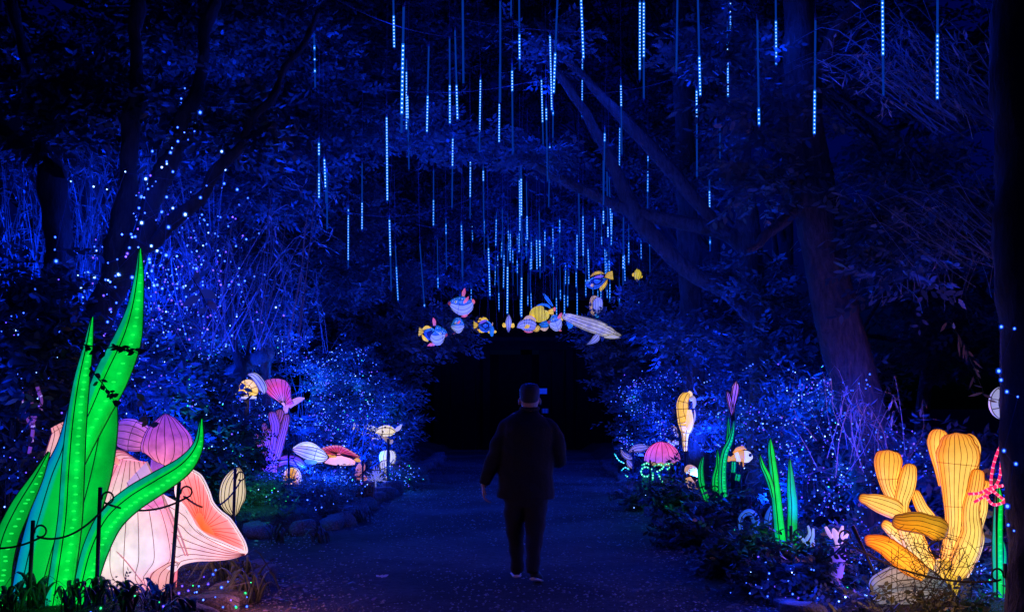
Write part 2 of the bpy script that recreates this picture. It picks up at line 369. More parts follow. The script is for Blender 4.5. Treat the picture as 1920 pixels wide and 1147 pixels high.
def shrub(x, Y, z0, rx, ry, h, label, leaf='broad', mat=LEAF_A, nsub=30, per=20, sig=.14, group=None, name='shrub', cat='shrub', dense=1.0):
    t = thing(name, label, cat, (x, Y, z0), group); c = (x, Y, z0 + h * .52)
    p, o, sub = clumps(c, (rx, ry, h * .5), int(nsub * dense), per, sig); p[:, 2] = np.maximum(p[:, 2], z0 + .03)
    mb = MB(); n = 0
    for s in sub:
        b = Vector((x + random.uniform(-.15, .15) * rx * 2, Y + random.uniform(-.15, .15) * ry * 2, z0 - .02)); s = Vector(s)
        tube(mb, [b, b.lerp(s, .5) + Vector((random.uniform(-.1, .1), random.uniform(-.1, .1), .06)), s], [.014, .009, .004], 4, 6)
    mb.build('stem', BARK, t); foliage('leaves', SPR[leaf], p, mat, t, out=o); t['_'] = 0; del t['_']
    return t, p

# ================================================================== SETTING: ground, path, beds
def sstep(a, b, x): x = min(1, max(0, (x - a) / (b - a))); return x * x * (3 - 2 * x)
def edge_l(Y):
    return -2.25 - 1.35 * sstep(10.5, 11.1, Y) + 1.4 * sstep(13.0, 14.6, Y) + 0.18 * math.sin(Y * .7) * sstep(14, 17, Y) * .4 + .15 * sstep(20, 28, Y)
def edge_r(Y): return 2.1 + .07 * math.sin(Y * 1.1) + .25 * sstep(18, 28, Y)
def bedz(x, Y):
    e = max(edge_l(Y) - x, x - edge_r(Y)); k = sstep(10.8, 15, Y); s = .02 + (.11 if x < 0 else .03) * k
    return 0.0 if e < 0 else (.07 + .1 * k) * sstep(0, .4, e) + s * min(e, 7) + .03 * math.sin(x * 3 + Y * 2)

def soil(name, c1, c2, sc, bump, rough=.9, speck=None):
    m, nt, b = nodes(name); tc = N(nt, 'ShaderNodeTexCoord')
    n = N(nt, 'ShaderNodeTexNoise'); n.inputs['Scale'].default_value = sc; n.inputs['Detail'].default_value = 10; n.inputs['Roughness'].default_value = .7; L(nt, tc.outputs['Object'], n.inputs['Vector'])
    n2 = N(nt, 'ShaderNodeTexNoise'); n2.inputs['Scale'].default_value = .55; n2.inputs['Detail'].default_value = 4; L(nt, tc.outputs['Object'], n2.inputs['Vector'])
    v = N(nt, 'ShaderNodeTexVoronoi'); v.inputs['Scale'].default_value = 55; L(nt, tc.outputs['Object'], v.inputs['Vector'])
    r = ramp(nt, [(.3, c1), (.7, c2)], n.outputs['Fac']); r2 = ramp(nt, [(.4, (.3, .3, .3)), (.6, (1.2, 1.2, 1.2))], n2.outputs['Fac'])
    mx = N(nt, 'ShaderNodeMixRGB', blend_type='MULTIPLY'); mx.inputs[0].default_value = 1; L(nt, r.outputs[0], mx.inputs[1]); L(nt, r2.outputs[0], mx.inputs[2]); col = mx.outputs[0]
    if speck:
        r3 = ramp(nt, [(0, (1, 1, 1)), (.16, (0, 0, 0))], v.outputs['Distance']); mk = N(nt, 'ShaderNodeMath', operation='MULTIPLY'); gt = N(nt, 'ShaderNodeSeparateColor'); L(nt, v.outputs['Color'], gt.inputs[0])
        g2 = N(nt, 'ShaderNodeMath', operation='GREATER_THAN'); g2.inputs[1].default_value = .55; L(nt, gt.outputs[0], g2.inputs[0]); L(nt, r3.outputs[0], mk.inputs[0]); L(nt, g2.outputs[0], mk.inputs[1])
        m2 = N(nt, 'ShaderNodeMixRGB'); L(nt, mk.outputs[0], m2.inputs[0]); L(nt, col, m2.inputs[1]); m2.inputs[2].default_value = (*speck, 1); col = m2.outputs[0]
    L(nt, col, b.inputs['Base Color']); b.inputs['Roughness'].default_value = rough
    ad = N(nt, 'ShaderNodeMath', operation='ADD'); L(nt, n.outputs['Fac'], ad.inputs[0]); L(nt, v.outputs['Distance'], ad.inputs[1])
    bp = N(nt, 'ShaderNodeBump'); bp.inputs['Strength'].default_value = bump; bp.inputs['Distance'].default_value = .05; L(nt, ad.outputs[0], bp.inputs['Height']); L(nt, bp.outputs[0], b.inputs['Normal']); return m
M_PATH = soil('gravel_path', (.04, .04, .043), (.165, .16, .155), 16, 1.0, rough=.95, speck=(.46, .44, .43)); M_SOIL = soil('bed_soil', (.03, .025, .02), (.09, .075, .06), 14, 1.0)

def sheet(name, xs, ys, zf, mat):
    V = [(x, y, zf(x, y)) for y in ys for x in xs]; k = len(xs)
    F = np.array([(j * k + i, j * k + i + 1, (j + 1) * k + i + 1, (j + 1) * k + i) for j in range(len(ys) - 1) for i in range(k - 1)])
    me = arr_mesh(name, np.array(V), F, smooth=True); me.materials.append(mat); o = bpy.data.objects.new(name, me); COL.objects.link(o); o['kind'] = 'structure'; return o
sheet('ground', np.linspace(-150, 150, 7), np.linspace(-60, 240, 7), lambda x, y: -.06, M_SOIL)
sheet('path', np.linspace(-4.2, 3.0, 80), np.linspace(-2, 60, 320), lambda x, y: .012 * math.sin(x * 2.1 + y * .6) * math.sin(y * 1.7) + .01 * math.sin(x * 5 + 1.3 * y) + random.uniform(-.003, .003), M_PATH)
def strip(name, side):
    ys = np.linspace(3, 60, 230); es = [-.02, .02, .08, .16, .25, .35, .5, .7, 1, 1.4, 1.9, 2.5, 3.2, 4, 5, 6.5, 9, 14]; V = []
    for y in ys:
        for e in es:
            x = edge_l(y) - e if side < 0 else edge_r(y) + e
            V.append((x, y, -.05 if e < 0 else bedz(x, y) + (random.uniform(-.02, .03) if e > .2 else 0)))
    k = len(es); F = np.array([(j * k + i, (j + 1) * k + i, (j + 1) * k + i + 1, j * k + i + 1)[::side] for j in range(len(ys) - 1) for i in range(k - 1)])
    me = arr_mesh(name, np.array(V), F, smooth=True); me.materials.append(M_SOIL); o = bpy.data.objects.new(name, me); COL.objects.link(o); o['kind'] = 'structure'
strip('garden_bed_left', -1); strip('garden_bed_right', 1)

# stones that edge the beds
M_STONE = plain('grey_stone', (.13, .125, .12), .9, var=.6, scale=9, bump=1.0)
def stone_mesh(seed):
    r = random.Random(seed); mb = MB(); ball(mb, (0, 0, 0), 1, 1, 1, 14, 10); o = [r.uniform(0, 9) for _ in range(6)]; V = []
    for v in mb.v:
        a = Vector(v); k = 1 + .16 * math.sin(3 * a.x + o[0]) * math.cos(2.5 * a.y + o[1]) + .12 * math.sin(4 * a.z + o[2] + 2 * a.x) + .06 * math.sin(9 * a.x + o[3]) * math.sin(8 * a.y + o[4]); b = a * k; b.z = max(-.55, min(.62 + .1 * a.x, b.z)); V.append(b)
    me = arr_mesh('stone', np.array([tuple(v) for v in V]), mb.f, smooth=True); me.materials.append(M_STONE); return me
STONES = [stone_mesh(s) for s in range(6)]
def stone(x, y, z, sx, sy, sz, rz, label, group):
    o = bpy.data.objects.new('border_stone', random.choice(STONES)); COL.objects.link(o); o.location = (x, y, z); o.scale = (sx, sy, sz); o.rotation_euler = (random.uniform(-.15, .15), random.uniform(-.15, .15), rz); tag(o, label, 'stone', group)
y = 7.7
while y < 10.5:
    s = random.uniform(.16, .24); stone(edge_l(y) + random.uniform(-.03, .04), y, .04, s * .8, s, s * .75, random.uniform(0, 6), 'rounded grey edging stone beneath the pink shell lantern', 'stones below the pink shell'); y += s * 1.7
for k in range(6): stone(-2.35 - .22 * k, 10.62 + random.uniform(-.06, .06), .05, .15, .13, .13, random.uniform(0, 6), 'rounded grey stone on the back rim of the pink shell bed', 'stones behind the pink shell')
y = 13.3
while y < 32:
    s = random.uniform(.18, .34); stone(edge_l(y) - random.uniform(-.04, .04), y, .06, s * .75, s, s * random.uniform(.5, .8), random.uniform(-.3, .3), 'low dark edging stone between gravel path and fairy-lit hedge', 'stones along the fairy-lit hedge'); y += s * 1.75
y = 8
while y < 30:
    s = random.uniform(.13, .24); stone(edge_r(y) + random.uniform(-.04, .06), y, .03, s * .75, s, s * .6, random.uniform(-.3, .3), 'low edging stone at the foot of the kelp and seahorse bed', 'stones along the seahorse bed'); y += s * random.uniform(1.7, 2.6)

# loose grit and fallen leaves on the path
V = []; F = []
for i in range(20000):
    yy = 7.5 + 24 * random.random() ** 2.2; x = random.uniform(edge_l(yy), edge_r(yy)); e = min(x - edge_l(yy), edge_r(yy) - x)
    if random.random() > .38 + .62 * math.exp(-e * 2.2): continue
    s = random.uniform(.005, .014) * (1 + .6 * (random.random() < .06)); o = len(V); c = (x, yy, .008); V += [(c[0] + s * a[0], c[1] + s * a[1], c[2] + s * .7 * a[2]) for a in ((1, .2, 0), (-.2, 1, 0), (-1, -.1, 0), (.1, -1, 0), (.1, .1, 1))]
    F += [(o, o + 1, o + 4), (o + 1, o + 2, o + 4), (o + 2, o + 3, o + 4), (o + 3, o, o + 4)]
me = arr_mesh('gravel', np.array(V), F); me.materials.append(plain('pale_grit', (.34, .33, .32), .8, var=.5, scale=3, bump=0)); go = bpy.data.objects.new('gravel', me); COL.objects.link(go); tag(go, 'loose pale grit scattered over the path', 'gravel', None, 'stuff')
V = []; F = []
for i in range(1500):
    yy = 7.5 + 22 * random.random() ** 1.6; sd = random.random() < .5
    x = edge_r(yy) - abs(random.gauss(0, .35)) if sd else edge_l(yy) + abs(random.gauss(0, .5)); a = random.uniform(0, 6.28); d = np.array([math.cos(a), math.sin(a), random.uniform(-.1, .4)])
    p, f = leaf_geo(np.array([x, yy, .018]), d / np.linalg.norm(d), np.array([random.uniform(-.4, .4), random.uniform(-.4, .4), 1]), random.uniform(.04, .09), random.uniform(.02, .045), True); o = len(V); V += p; F += [tuple(q + o for q in g) for g in f]
me = arr_mesh('fallen_leaves', np.array(V), F); me.materials.append(LEAF_R); go = bpy.data.objects.new('fallen_leaves', me); COL.objects.link(go); tag(go, 'dry brown leaves fallen along the path edges', 'leaves', None, 'stuff')
mb = MB(); c = np.array(tuple(gnd(713, 1082, .01)))
for a, l in ((.2, .075), (1.3, .06), (2.4, .06), (-.7, .05)):
    p, f = leaf_geo(c, np.array([math.cos(a), math.sin(a), .45]), np.array([0, -.5, 1.0]), l, l * .6, True); mb.add(p, f)
tag(mb.build('curled_leaf', plain('pale_leaf', (.7, .66, .72), .7, bump=0)), 'small pale curled leaf lying alone on the gravel path', 'leaf')

# dark timber gatehouse that closes the path, with two pale notices
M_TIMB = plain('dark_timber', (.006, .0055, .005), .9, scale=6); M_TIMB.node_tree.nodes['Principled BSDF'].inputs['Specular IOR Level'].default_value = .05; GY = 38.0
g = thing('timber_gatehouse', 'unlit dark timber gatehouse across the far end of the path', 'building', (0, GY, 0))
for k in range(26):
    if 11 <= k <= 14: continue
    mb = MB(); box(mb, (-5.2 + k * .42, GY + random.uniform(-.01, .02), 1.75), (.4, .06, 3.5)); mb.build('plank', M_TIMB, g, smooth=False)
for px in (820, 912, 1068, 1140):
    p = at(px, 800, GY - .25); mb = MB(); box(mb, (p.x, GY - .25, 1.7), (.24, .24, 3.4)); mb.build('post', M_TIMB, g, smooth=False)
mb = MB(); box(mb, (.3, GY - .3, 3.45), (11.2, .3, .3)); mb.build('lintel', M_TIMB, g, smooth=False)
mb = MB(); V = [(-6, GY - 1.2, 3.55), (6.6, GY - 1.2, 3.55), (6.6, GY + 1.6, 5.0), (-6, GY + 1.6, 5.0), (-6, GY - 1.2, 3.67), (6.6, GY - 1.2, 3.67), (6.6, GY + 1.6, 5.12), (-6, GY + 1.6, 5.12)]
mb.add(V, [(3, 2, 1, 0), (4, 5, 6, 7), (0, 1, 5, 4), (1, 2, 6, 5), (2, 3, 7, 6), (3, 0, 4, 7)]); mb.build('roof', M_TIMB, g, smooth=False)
mb = MB(); box(mb, (.3, GY + 1.2, 1.6), (2.2, .05, 3.2)); mb.build('door', M_TIMB, g, smooth=False)
M_NOTE = plain('pale_notice', (.75, .76, .8), .5, bump=0, var=.05)
p = at(1018, 733, GY - .5); n = thing('notice_panel', 'blank pale notice panel faintly lit in the dark gateway', 'sign', (p.x, p.y, p.z)); mb = MB(); box(mb, p, (.27, .03, .18)); mb.build('board', M_NOTE, n, smooth=False); mb = MB(); box(mb, p + Vector((.0, .14, 0)), (.05, .24, .05)); mb.build('bracket', IRON, n, smooth=False)
lamp(n, p + Vector((0, -.5, .35)), .35, (.1, .25, 1), .03)  # unseen lamp added to brighten the notice, no fitting drawn
p = at(1022, 770, GY - .5); n = thing('barred_notice', 'small notice crossed by dark vertical bars, under the blank panel', 'sign', (p.x, p.y, p.z)); mb = MB(); box(mb, p, (.2, .03, .15)); mb.build('board', M_NOTE, n, smooth=False)
for k in range(4): mb = MB(); box(mb, p + Vector((-.08 + .053 * k, -.022, 0)), (.016, .012, .15)); mb.build('bar', IRON, n, smooth=False)
mb = MB(); box(mb, p + Vector((.0, .14, 0)), (.05, .24, .05)); mb.build('bracket', IRON, n, smooth=False)

# ================================================================== TREES
def C(px, py, Y, rx, rz, ry=None): c = at(px, py, Y); return (tuple(c), (px2m(rx, Y), ry or px2m(rx, Y) * .8, px2m(rz, Y)))
tree(-4.2, 25.5, 5.6, [C(700, 560, 25, 85, 60), C(720, 670, 24, 56, 70), C(690, 780, 23.5, 50, 60), C(640, 640, 25.5, 80, 80), C(780, 630, 25, 38, 36), C(822, 618, 26, 34, 22)], 'dense evergreen tree hanging over the hedge beside the dark gateway', .14, 'broad', LEAF_B, 26, 24, .22)
tree(-6.0, 22, 6.5, [C(560, 450, 22, 100, 70), C(620, 520, 22, 80, 55), C(520, 560, 22.5, 70, 50), C(640, 400, 23, 80, 60)], 'blue-lit broadleaf tree behind the purple coral lantern', .15, 'broad', LEAF_B, 24, 22, .22)
tree(-5.2, 31, 10, [C(760, 420, 30, 105, 70), C(850, 380, 31, 95, 60), C(700, 330, 30, 95, 70), C(800, 500, 30, 75, 40)], 'tree whose canopy hangs over the left-hand puffer fish lanterns'.replace('left-hand ', ''), .17, 'far', LEAF_A, 22, 22, .3)
tree(-6.8, 18.5, 8.5, [C(480, 330, 18, 120, 70), C(600, 250, 19, 120, 70), C(520, 150, 18, 130, 80), C(700, 180, 20, 100, 70)], 'dark canopy tree sheltering the broken run of light tubes', .17, 'broad', LEAF_A, 24, 22, .26)
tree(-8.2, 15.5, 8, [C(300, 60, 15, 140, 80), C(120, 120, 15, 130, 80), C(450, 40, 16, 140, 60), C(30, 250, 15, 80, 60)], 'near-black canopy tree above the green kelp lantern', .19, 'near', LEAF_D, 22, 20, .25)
tree(-7.5, 34, 14, [C(830, 200, 34, 120, 90), C(950, 120, 35, 130, 80), C(720, 80, 33, 130, 80), C(880, 300, 34, 110, 60)], 'tall far tree whose crown reaches across the path', .22, 'far', LEAF_A, 24, 24, .36)
tree(-9.5, 20.5, 9, [C(300, 300, 20, 140, 110), C(250, 520, 20, 120, 110), C(380, 480, 20, 90, 80), C(440, 600, 19, 80, 50), C(60, 560, 18, 90, 90)], 'shadowed tree behind the fairy-lit leaning trunks', .18, 'broad', LEAF_A, 24, 20, .26)
tree(-8.5, 27, 14, [C(560, 20, 27, 140, 70), C(640, 110, 28, 110, 60), C(420, 160, 27, 120, 80), C(700, 0, 28, 120, 60), C(800, 60, 30, 100, 60)], 'tall dark tree filling the canopy over the log', .2, 'far', LEAF_A, 22, 22, .32)
tree(3.7, 26.5, 5.2, [C(1200, 660, 26, 62, 62), C(1210, 760, 25, 40, 66), C(1240, 580, 26.5, 55, 50), C(1175, 690, 26, 26, 36), C(1150, 622, 26.5, 34, 22)], 'bushy evergreen tree flanking the dark gateway by the whale lantern', .13, 'broad', LEAF_B, 24, 22, .22)
tree(5.2, 22.5, 5.2, [C(1350, 620, 22, 85, 52), C(1300, 560, 22, 65, 50), C(1420, 560, 21, 85, 70)], 'broadleaf tree behind the yellow seahorse lantern', .14, 'broad', LEAF_A, 24, 22, .22)
tree(6.6, 18.3, 4.4, [C(1480, 650, 18, 85, 70), C(1420, 740, 17.5, 80, 52), C(1560, 720, 16, 55, 52)], 'leafy small tree behind the clownfish lantern', .12, 'broad', LEAF_B, 24, 22, .2)
tree(7.5, 31, 12, [C(1150, 400, 31, 105, 60), C(1250, 330, 30, 105, 70), C(1060, 440, 32, 90, 42), C(1300, 200, 29, 105, 80)], 'tall tree spreading over the whale and angelfish lanterns', .2, 'far', LEAF_A, 22, 22, .32)
tree(6.5, 37, 15, [C(1080, 250, 36, 125, 80), C(1180, 120, 36, 125, 80), C(1020, 40, 36, 120, 70), C(1130, 20, 38, 130, 70), C(930, 0, 38, 120, 60), C(1240, 10, 36, 110, 70)], 'tallest far tree closing the canopy above the gatehouse', .24, 'far', LEAF_A, 24, 24, .38)
tree(9.2, 20, 8.5, [C(1550, 150, 20, 120, 100), C(1680, 250, 20, 110, 100), C(1800, 420, 19, 100, 100), C(1720, 560, 18, 80, 60), C(1790, 650, 17, 70, 45)], 'shadowed tree behind the yellow coral lantern', .18, 'broad', LEAF_A, 22, 18, .26)
tree(8.2, 16, 8, [C(1400, 60, 16, 110, 70), C(1600, 40, 16, 120, 70), C(1760, 120, 15, 90, 90)], 'dark-leaved tree above the lone hanging light tubes', .17, 'broad', LEAF_D, 22, 18, .26)
tree(.5, 46, 11, [C(900, 480, 44, 95, 52), C(1000, 420, 44, 105, 60), C(1105, 480, 44, 95, 52), C(1000, 520, 45, 105, 36), C(850, 560, 44, 60, 40), C(1180, 560, 44, 60, 40)], 'far dark tree behind the curtain of light tubes', .24, 'far', LEAF_A, 24, 24, .42)

def traced(name, label, stems, Y, barkm, leaf=None, mat=LEAF_A, cl=(), group=None, nsub=18, per=14, sig=.2):
    """a tree whose trunk and limbs follow measured lines; stems: (part name, [(px, py, half width px, metres nearer/farther)])"""
    s0 = stems[0][1][0]; b = at(s0[0], s0[1], Y); t = thing('tree', label, 'tree', (b.x, b.y, b.z), group)
    for pn, st in stems:
        mb = MB(); tube(mb, [at(s[0], s[1], Y + (s[3] if len(s) > 3 else 0)) for s in st], [px2m(s[2], Y) for s in st], 12, 8 * len(st))
        if pn == 'trunk' or True:
            A = np.array(mb.v); k = np.sin(A[:, 2] * 5 + A[:, 0] * 9) * .022 + np.sin(A[:, 2] * 13 + A[:, 1] * 23) * .012 + RNG.normal(0, .006, len(A)); mb.v = [tuple(v) for v in A + np.column_stack([k, k * .6, 0 * k])]
        mb.build(pn, barkm, t)
    if leaf:
        P = []; O = []; lb = MB()
        for c, r in cl:
            p, o, sub = clumps(c, r, nsub, per, sig); P.append(p); O.append(o)
            for s in sub: tube(lb, [Vector(c), Vector(c).lerp(Vector(s), .5) + Vector((0, 0, .06)), Vector(s)], [.012, .008, .003], 4, 6)
        lb.build('twig', barkm, t, kind='stuff'); foliage('crown', SPR[leaf], np.concatenate(P), mat, t, out=np.concatenate(O))
    return t
traced('tree', 'several dark leaning trunks strung with sparse white-blue bulbs', [
    ('trunk', [(70, 1060, 36), (100, 880, 30), (130, 740, 28), (185, 600, 26), (225, 440, 20), (245, 280, 17), (255, 120, 14), (262, -60, 11)]),
    ('trunk', [(180, 610, 18), (250, 480, 20), (290, 370, 19), (330, 270, 15), (372, 150, 12), (405, -30, 9)]),
    ('limb', [(260, 470, 14), (330, 415, 13), (400, 335, 11), (470, 235, 8), (545, 120, 6), (600, 20, 4)]),
    ('trunk', [(150, 900, 26, .6), (118, 640, 27, .8), (108, 430, 30, .9), (92, 300, 22, .9), (58, 150, 15, .9), (15, -40, 10, .9)])], 11.6, BARKD, 'near', LEAF_D,
    [C(70, 230, 11.5, 60, 50), C(180, 180, 12, 70, 50), C(40, 560, 11, 60, 60), C(60, 660, 10.6, 50, 40), C(420, 240, 12, 60, 60)], nsub=16, per=12)
traced('tree', 'great gnarled tree trunk rising beside the yellow coral lantern', [
    ('trunk', [(1668, 1030, 50), (1640, 880, 44), (1612, 760, 43), (1580, 630, 42), (1550, 500, 43), (1530, 390, 42), (1514, 250, 35), (1502, 100, 32), (1492, -80, 28)]),
    ('limb', [(1520, 360, 14), (1478, 405, 11, -.2), (1432, 448, 9, -.4), (1400, 470, 5, -.5)]),
    ('limb', [(1505, 180, 14), (1570, 60, 11, -.3), (1660, -60, 8, -.6)])], 12.6, BARK, 'near', LEAF_A,
    [C(1650, 420, 12.3, 60, 50), C(1700, 330, 12.6, 70, 50), C(1420, 230, 12.4, 60, 60), C(1370, 110, 12.8, 70, 50), C(1690, 490, 12, 30, 60), C(1450, 340, 12.5, 50, 50)], nsub=12, per=9, sig=.15)
traced('tree', 'tree with long bare limbs slanting across the hanging light tubes', [
    ('trunk', [(1425, 1000, 30), (1430, 800, 27), (1425, 640, 25), (1405, 470, 23), (1392, 320, 19), (1372, 120, 15), (1350, -60, 12)]),
    ('limb', [(1424, 610, 17), (1368, 548, 16), (1295, 512, 16), (1228, 448, 15), (1188, 395, 13), (1145, 302, 10), (1095, 210, 8), (1040, 130, 6), (990, 60, 4)]),
    ('limb', [(1405, 455, 16), (1330, 428, 15), (1190, 398, 12), (1080, 350, 9), (1010, 315, 8), (925, 284, 5), (860, 268, 3)]),
    ('limb', [(1402, 470, 15), (1340, 418, 14), (1282, 350, 13), (1215, 272, 12), (1150, 202, 10), (1090, 140, 8), (1040, 92, 6), (1005, 40, 4)])], 16.2, BARKM, 'broad', LEAF_A,
    [C(1000, 300, 16, 60, 20), C(900, 270, 16.2, 60, 20), C(1020, 90, 16, 70, 40), C(820, 265, 16.4, 60, 25), C(1410, 530, 15.7, 40, 50), C(1430, 660, 15.6, 50, 50), C(1250, 620, 16, 50, 36)], nsub=10, per=8, sig=.15)
traced('tree', 'straight pale trunk standing among the slanting bare limbs', [
    ('trunk', [(1308, 900, 27), (1300, 700, 24), (1294, 520, 22), (1288, 380, 21), (1282, 220, 18), (1278, 80, 15), (1275, -60, 12)])], 17.4, BARK, 'broad', LEAF_A, [C(1300, 640, 17, 50, 50), C(1290, 330, 17.2, 40, 30)], nsub=10, per=8, sig=.16)
traced('tree', 'thin straight sapling trunk behind the sawn log', [('trunk', [(500, 760, 10), (502, 640, 9), (508, 520, 8), (515, 380, 7), (530, 220, 6), (545, 60, 4)])], 19.5, BARK)
traced('tree', 'black tree trunk wrapped with a few blue bulbs beside the pink light star', [('trunk', [(1946, 1300, 50), (1934, 1000, 46), (1918, 700, 42), (1910, 400, 44), (1906, 150, 46), (1902, -120, 48)])], 7.6, BARKD)
# bent bare branch and sawn log beside the yellow clam
mb = MB(); tube(mb, [at(*p) for p in ((418, 760, 16.6), (436, 720, 16.7), (452, 690, 16.8), (440, 655, 16.8), (437, 610, 16.9), (430, 560, 17), (455, 500, 17.2))], [.09, .1, .085, .06, .05, .035, .02], 9, 40)
tag(mb.build('bent_branch', BARKD), 'bent black branch crossing in front of the yellow clam lantern', 'branch')
t = thing('sawn_log', 'short sawn grey log lying over the yellow clam lantern', 'log', at(455, 690, 17))
mb = MB(); tube(mb, [at(425, 702, 17.1), at(455, 685, 17), at(482, 672, 16.9), at(504, 661, 16.8)], [.08, .1, .105, .1], 12, 14); mb.build('bark', bark('bark_grey', (.1, .09, .08), (.26, .23, .2)), t)
mb = MB(); tube(mb, [at(504, 661, 16.8), at(504.6, 660.6, 16.79)], [.096, .09], 12); mb.build('cut_end', plain('cut_wood', (.35, .3, .24), .8), t)
mb = MB(); tube(mb, [at(462, 684, 17), at(466, 650, 17), at(474, 622, 17)], [.035, .025, .012], 7, 10); mb.build('stub', BARK, t)

# ------------------------------------------------------------------ bare stems and bamboo-like grasses
def stems(label, base_px, Y, n, spread, ln, name='bare_shrub', cat='shrub', lean=(0, 0), arch=.5, wmin=.004, wmax=.009, leaf=True, mat=STEM, sd=.5):
    b = at(base_px[0], base_px[1], Y); t = thing(name, label, cat, (b.x, b.y, b.z)); mb = MB(); V = []; F = []
    for i in range(n):
        s = b + Vector((random.gauss(0, spread), random.gauss(0, spread * .5), random.gauss(0, .12))); a = random.uniform(0, 2 * PI); l = ln * random.uniform(.5, 1.15); k = random.uniform(.15, 1)
        d = Vector((math.cos(a) * k * sd + lean[0], math.sin(a) * k * sd * .6 + lean[1], 1)).normalized(); e = s + d * l; e2 = e + Vector((d.x, d.y, -.5 * arch)) * l * .35; m1 = s + d * l * .5 + Vector((random.gauss(0, .05), random.gauss(0, .05), 0))
        w = random.uniform(wmin, wmax); tube(mb, [s, m1, e, e2], [w, w * .8, w * .5, w * .25], 3, 9)
        for q in range(random.randint(1, 3)):
            f = m1.lerp(e2, random.random()); g = f + Vector((random.gauss(0, .3), random.gauss(0, .3), random.gauss(.1, .2))) * l * .3; tube(mb, [f, f.lerp(g, .5) + Vector((0, 0, .03)), g], [w * .5, w * .4, w * .2], 3, 5)
            if leaf:
                for z in range(3):
                    dd = np.array(tuple((g - f).normalized() + Vector((random.gauss(0, .5), random.gauss(0, .5), random.gauss(-.3, .3))))); p, ff = leaf_geo(np.array(tuple(f.lerp(g, .4 + .3 * z))), dd / np.linalg.norm(dd), np.array([0, 0, 1.0]), random.uniform(.08, .2), random.uniform(.015, .03), False); o = len(V); V += p; F += [tuple(x + o for x in h) for h in ff]
    mb.build('stem', mat, t, smooth=False)
    if V:
        m2 = MB(); m2.add(V, F); m2.build('leaves', mat, t, smooth=False, kind='stuff')
    return t
stems('spiky bare thicket glowing blue beside the tall kelp blade', (400, 640), 13.2, 60, .55, 1.7, sd=.9)
stems('bare twiggy thicket among the leaning bulb-strung trunks', (300, 560), 13, 46, .5, 1.6, sd=.9)
stems('upright reed-like thicket behind the leaning trunks', (70, 640), 15, 80, .8, 2.4, name='reed_clump', cat='reeds', sd=.35, arch=.2, wmin=.006, wmax=.014)
stems('dim upright reed thicket above the pink shell lantern', (190, 440), 15.2, 70, .8, 2.0, name='reed_clump', cat='reeds', sd=.5)
stems('fine arching twigs round the sapling trunk', (520, 660), 18.5, 50, .6, 1.6, sd=.8, wmin=.003, wmax=.006)
stems('spiky grass fronds sticking out beside the black trunk near the canopy', (1830, 220), 10.2, 70, .3, 1.15, name='bamboo_frond', cat='bamboo', lean=(-1.1, 0), sd=.9, arch=.6)
stems('thin tangled twigs reaching from the black trunk over the yellow coral', (1850, 470), 10.4, 46, .3, 1.0, lean=(-1.3, 0), sd=.8, arch=.3, wmin=.003, wmax=.006, leaf=False)
stems('leafy twigs hanging above the yellow coral lantern', (1700, 560), 12.8, 26, .4, 1.0, sd=1.0, arch=.9)
stems('sparse twigs at the foot of the great gnarled trunk', (1590, 860), 12, 26, .35, .9, sd=.8, wmin=.003, wmax=.006)

# ivy and seedlings over the soil of both beds
def cover(name, side, y0, y1, e0, e1, n, leaf, mat, label, keep=lambda x, y: True):
    P = []
    while len(P) < n:
        y = random.uniform(y0, y1); e = random.uniform(e0, e1); x = edge_l(y) - e if side < 0 else edge_r(y) + e
        if keep(x, y): P.append((x, y, bedz(x, y) + random.uniform(.0, .05)))
    V, F = place(SPR[leaf], np.array(P), scale=(.5, 1.1), pitch=(-.1, .8)); me = arr_mesh(name, V, F); me.materials.append(mat); o = bpy.data.objects.new(name, me); COL.objects.link(o); tag(o, label, 'ground cover', None, 'stuff')
cover('ground_cover', 1, 8, 16, .05, 4.2, 2600, 'low', LEAF_A, 'low ivy and seedlings covering the soil around the amber coral')
cover('ground_cover', 1, 16, 30, .05, 3.0, 1500, 'low', LEAF_A, 'low ivy covering the soil beneath the seahorse')
cover('ground_cover', -1, 13.6, 28, .1, 4.0, 2600, 'low', LEAF_A, 'low ivy covering the soil under the fairy-lit hedge')
cover('ground_cover', -1, 8, 10.4, .1, 2.6, 500, 'tiny', LEAF_A, 'sparse creeping plants on the soil under the pink shell')

# ================================================================== SHRUBS in the beds, and the fairy lights wound through them
B_BLUE = glow('bulb_blue', (.045, .12, 1.0), 8); B_WHITE = glow('bulb_cool_white', (.25, .45, 1.0), 7); B_GREEN = glow('bulb_green', (.02, .8, .2), 4); B_VIOLET = glow('bulb_violet', (.13, .06, 1.0), 6)
B_DIM = glow('bulb_deep_blue', (.03, .1, 1.0), 4)
HALO_OF = {'bulb_blue': clear_glow('halo_blue', (.0, .06, 1.0), .9, .72), 'bulb_cool_white': clear_glow('halo_cool', (.02, .14, 1.0), .9, .72), 'bulb_green': clear_glow('halo_green', (0, .5, .1), .5, .75), 'bulb_violet': clear_glow('halo_violet', (.08, .05, 1.0), .8, .72)}  # added see-through shells whose emission paints a halo round each bulb
def pxof(v):
    d = Vector(v) - Vector((0, 0, CAM_Z)); f = d.dot(_F); return 960 + FPX * d.x / f, 573.5 - FPX * d.dot(_U) / f
def chain(P):
    P = [tuple(p) for p in P]; out = [P.pop(0)]
    while P:
        l = out[-1]; i = min(range(len(P)), key=lambda k: sum((P[k][j] - l[j]) ** 2 for j in range(3))); out.append(P.pop(i))
    return out
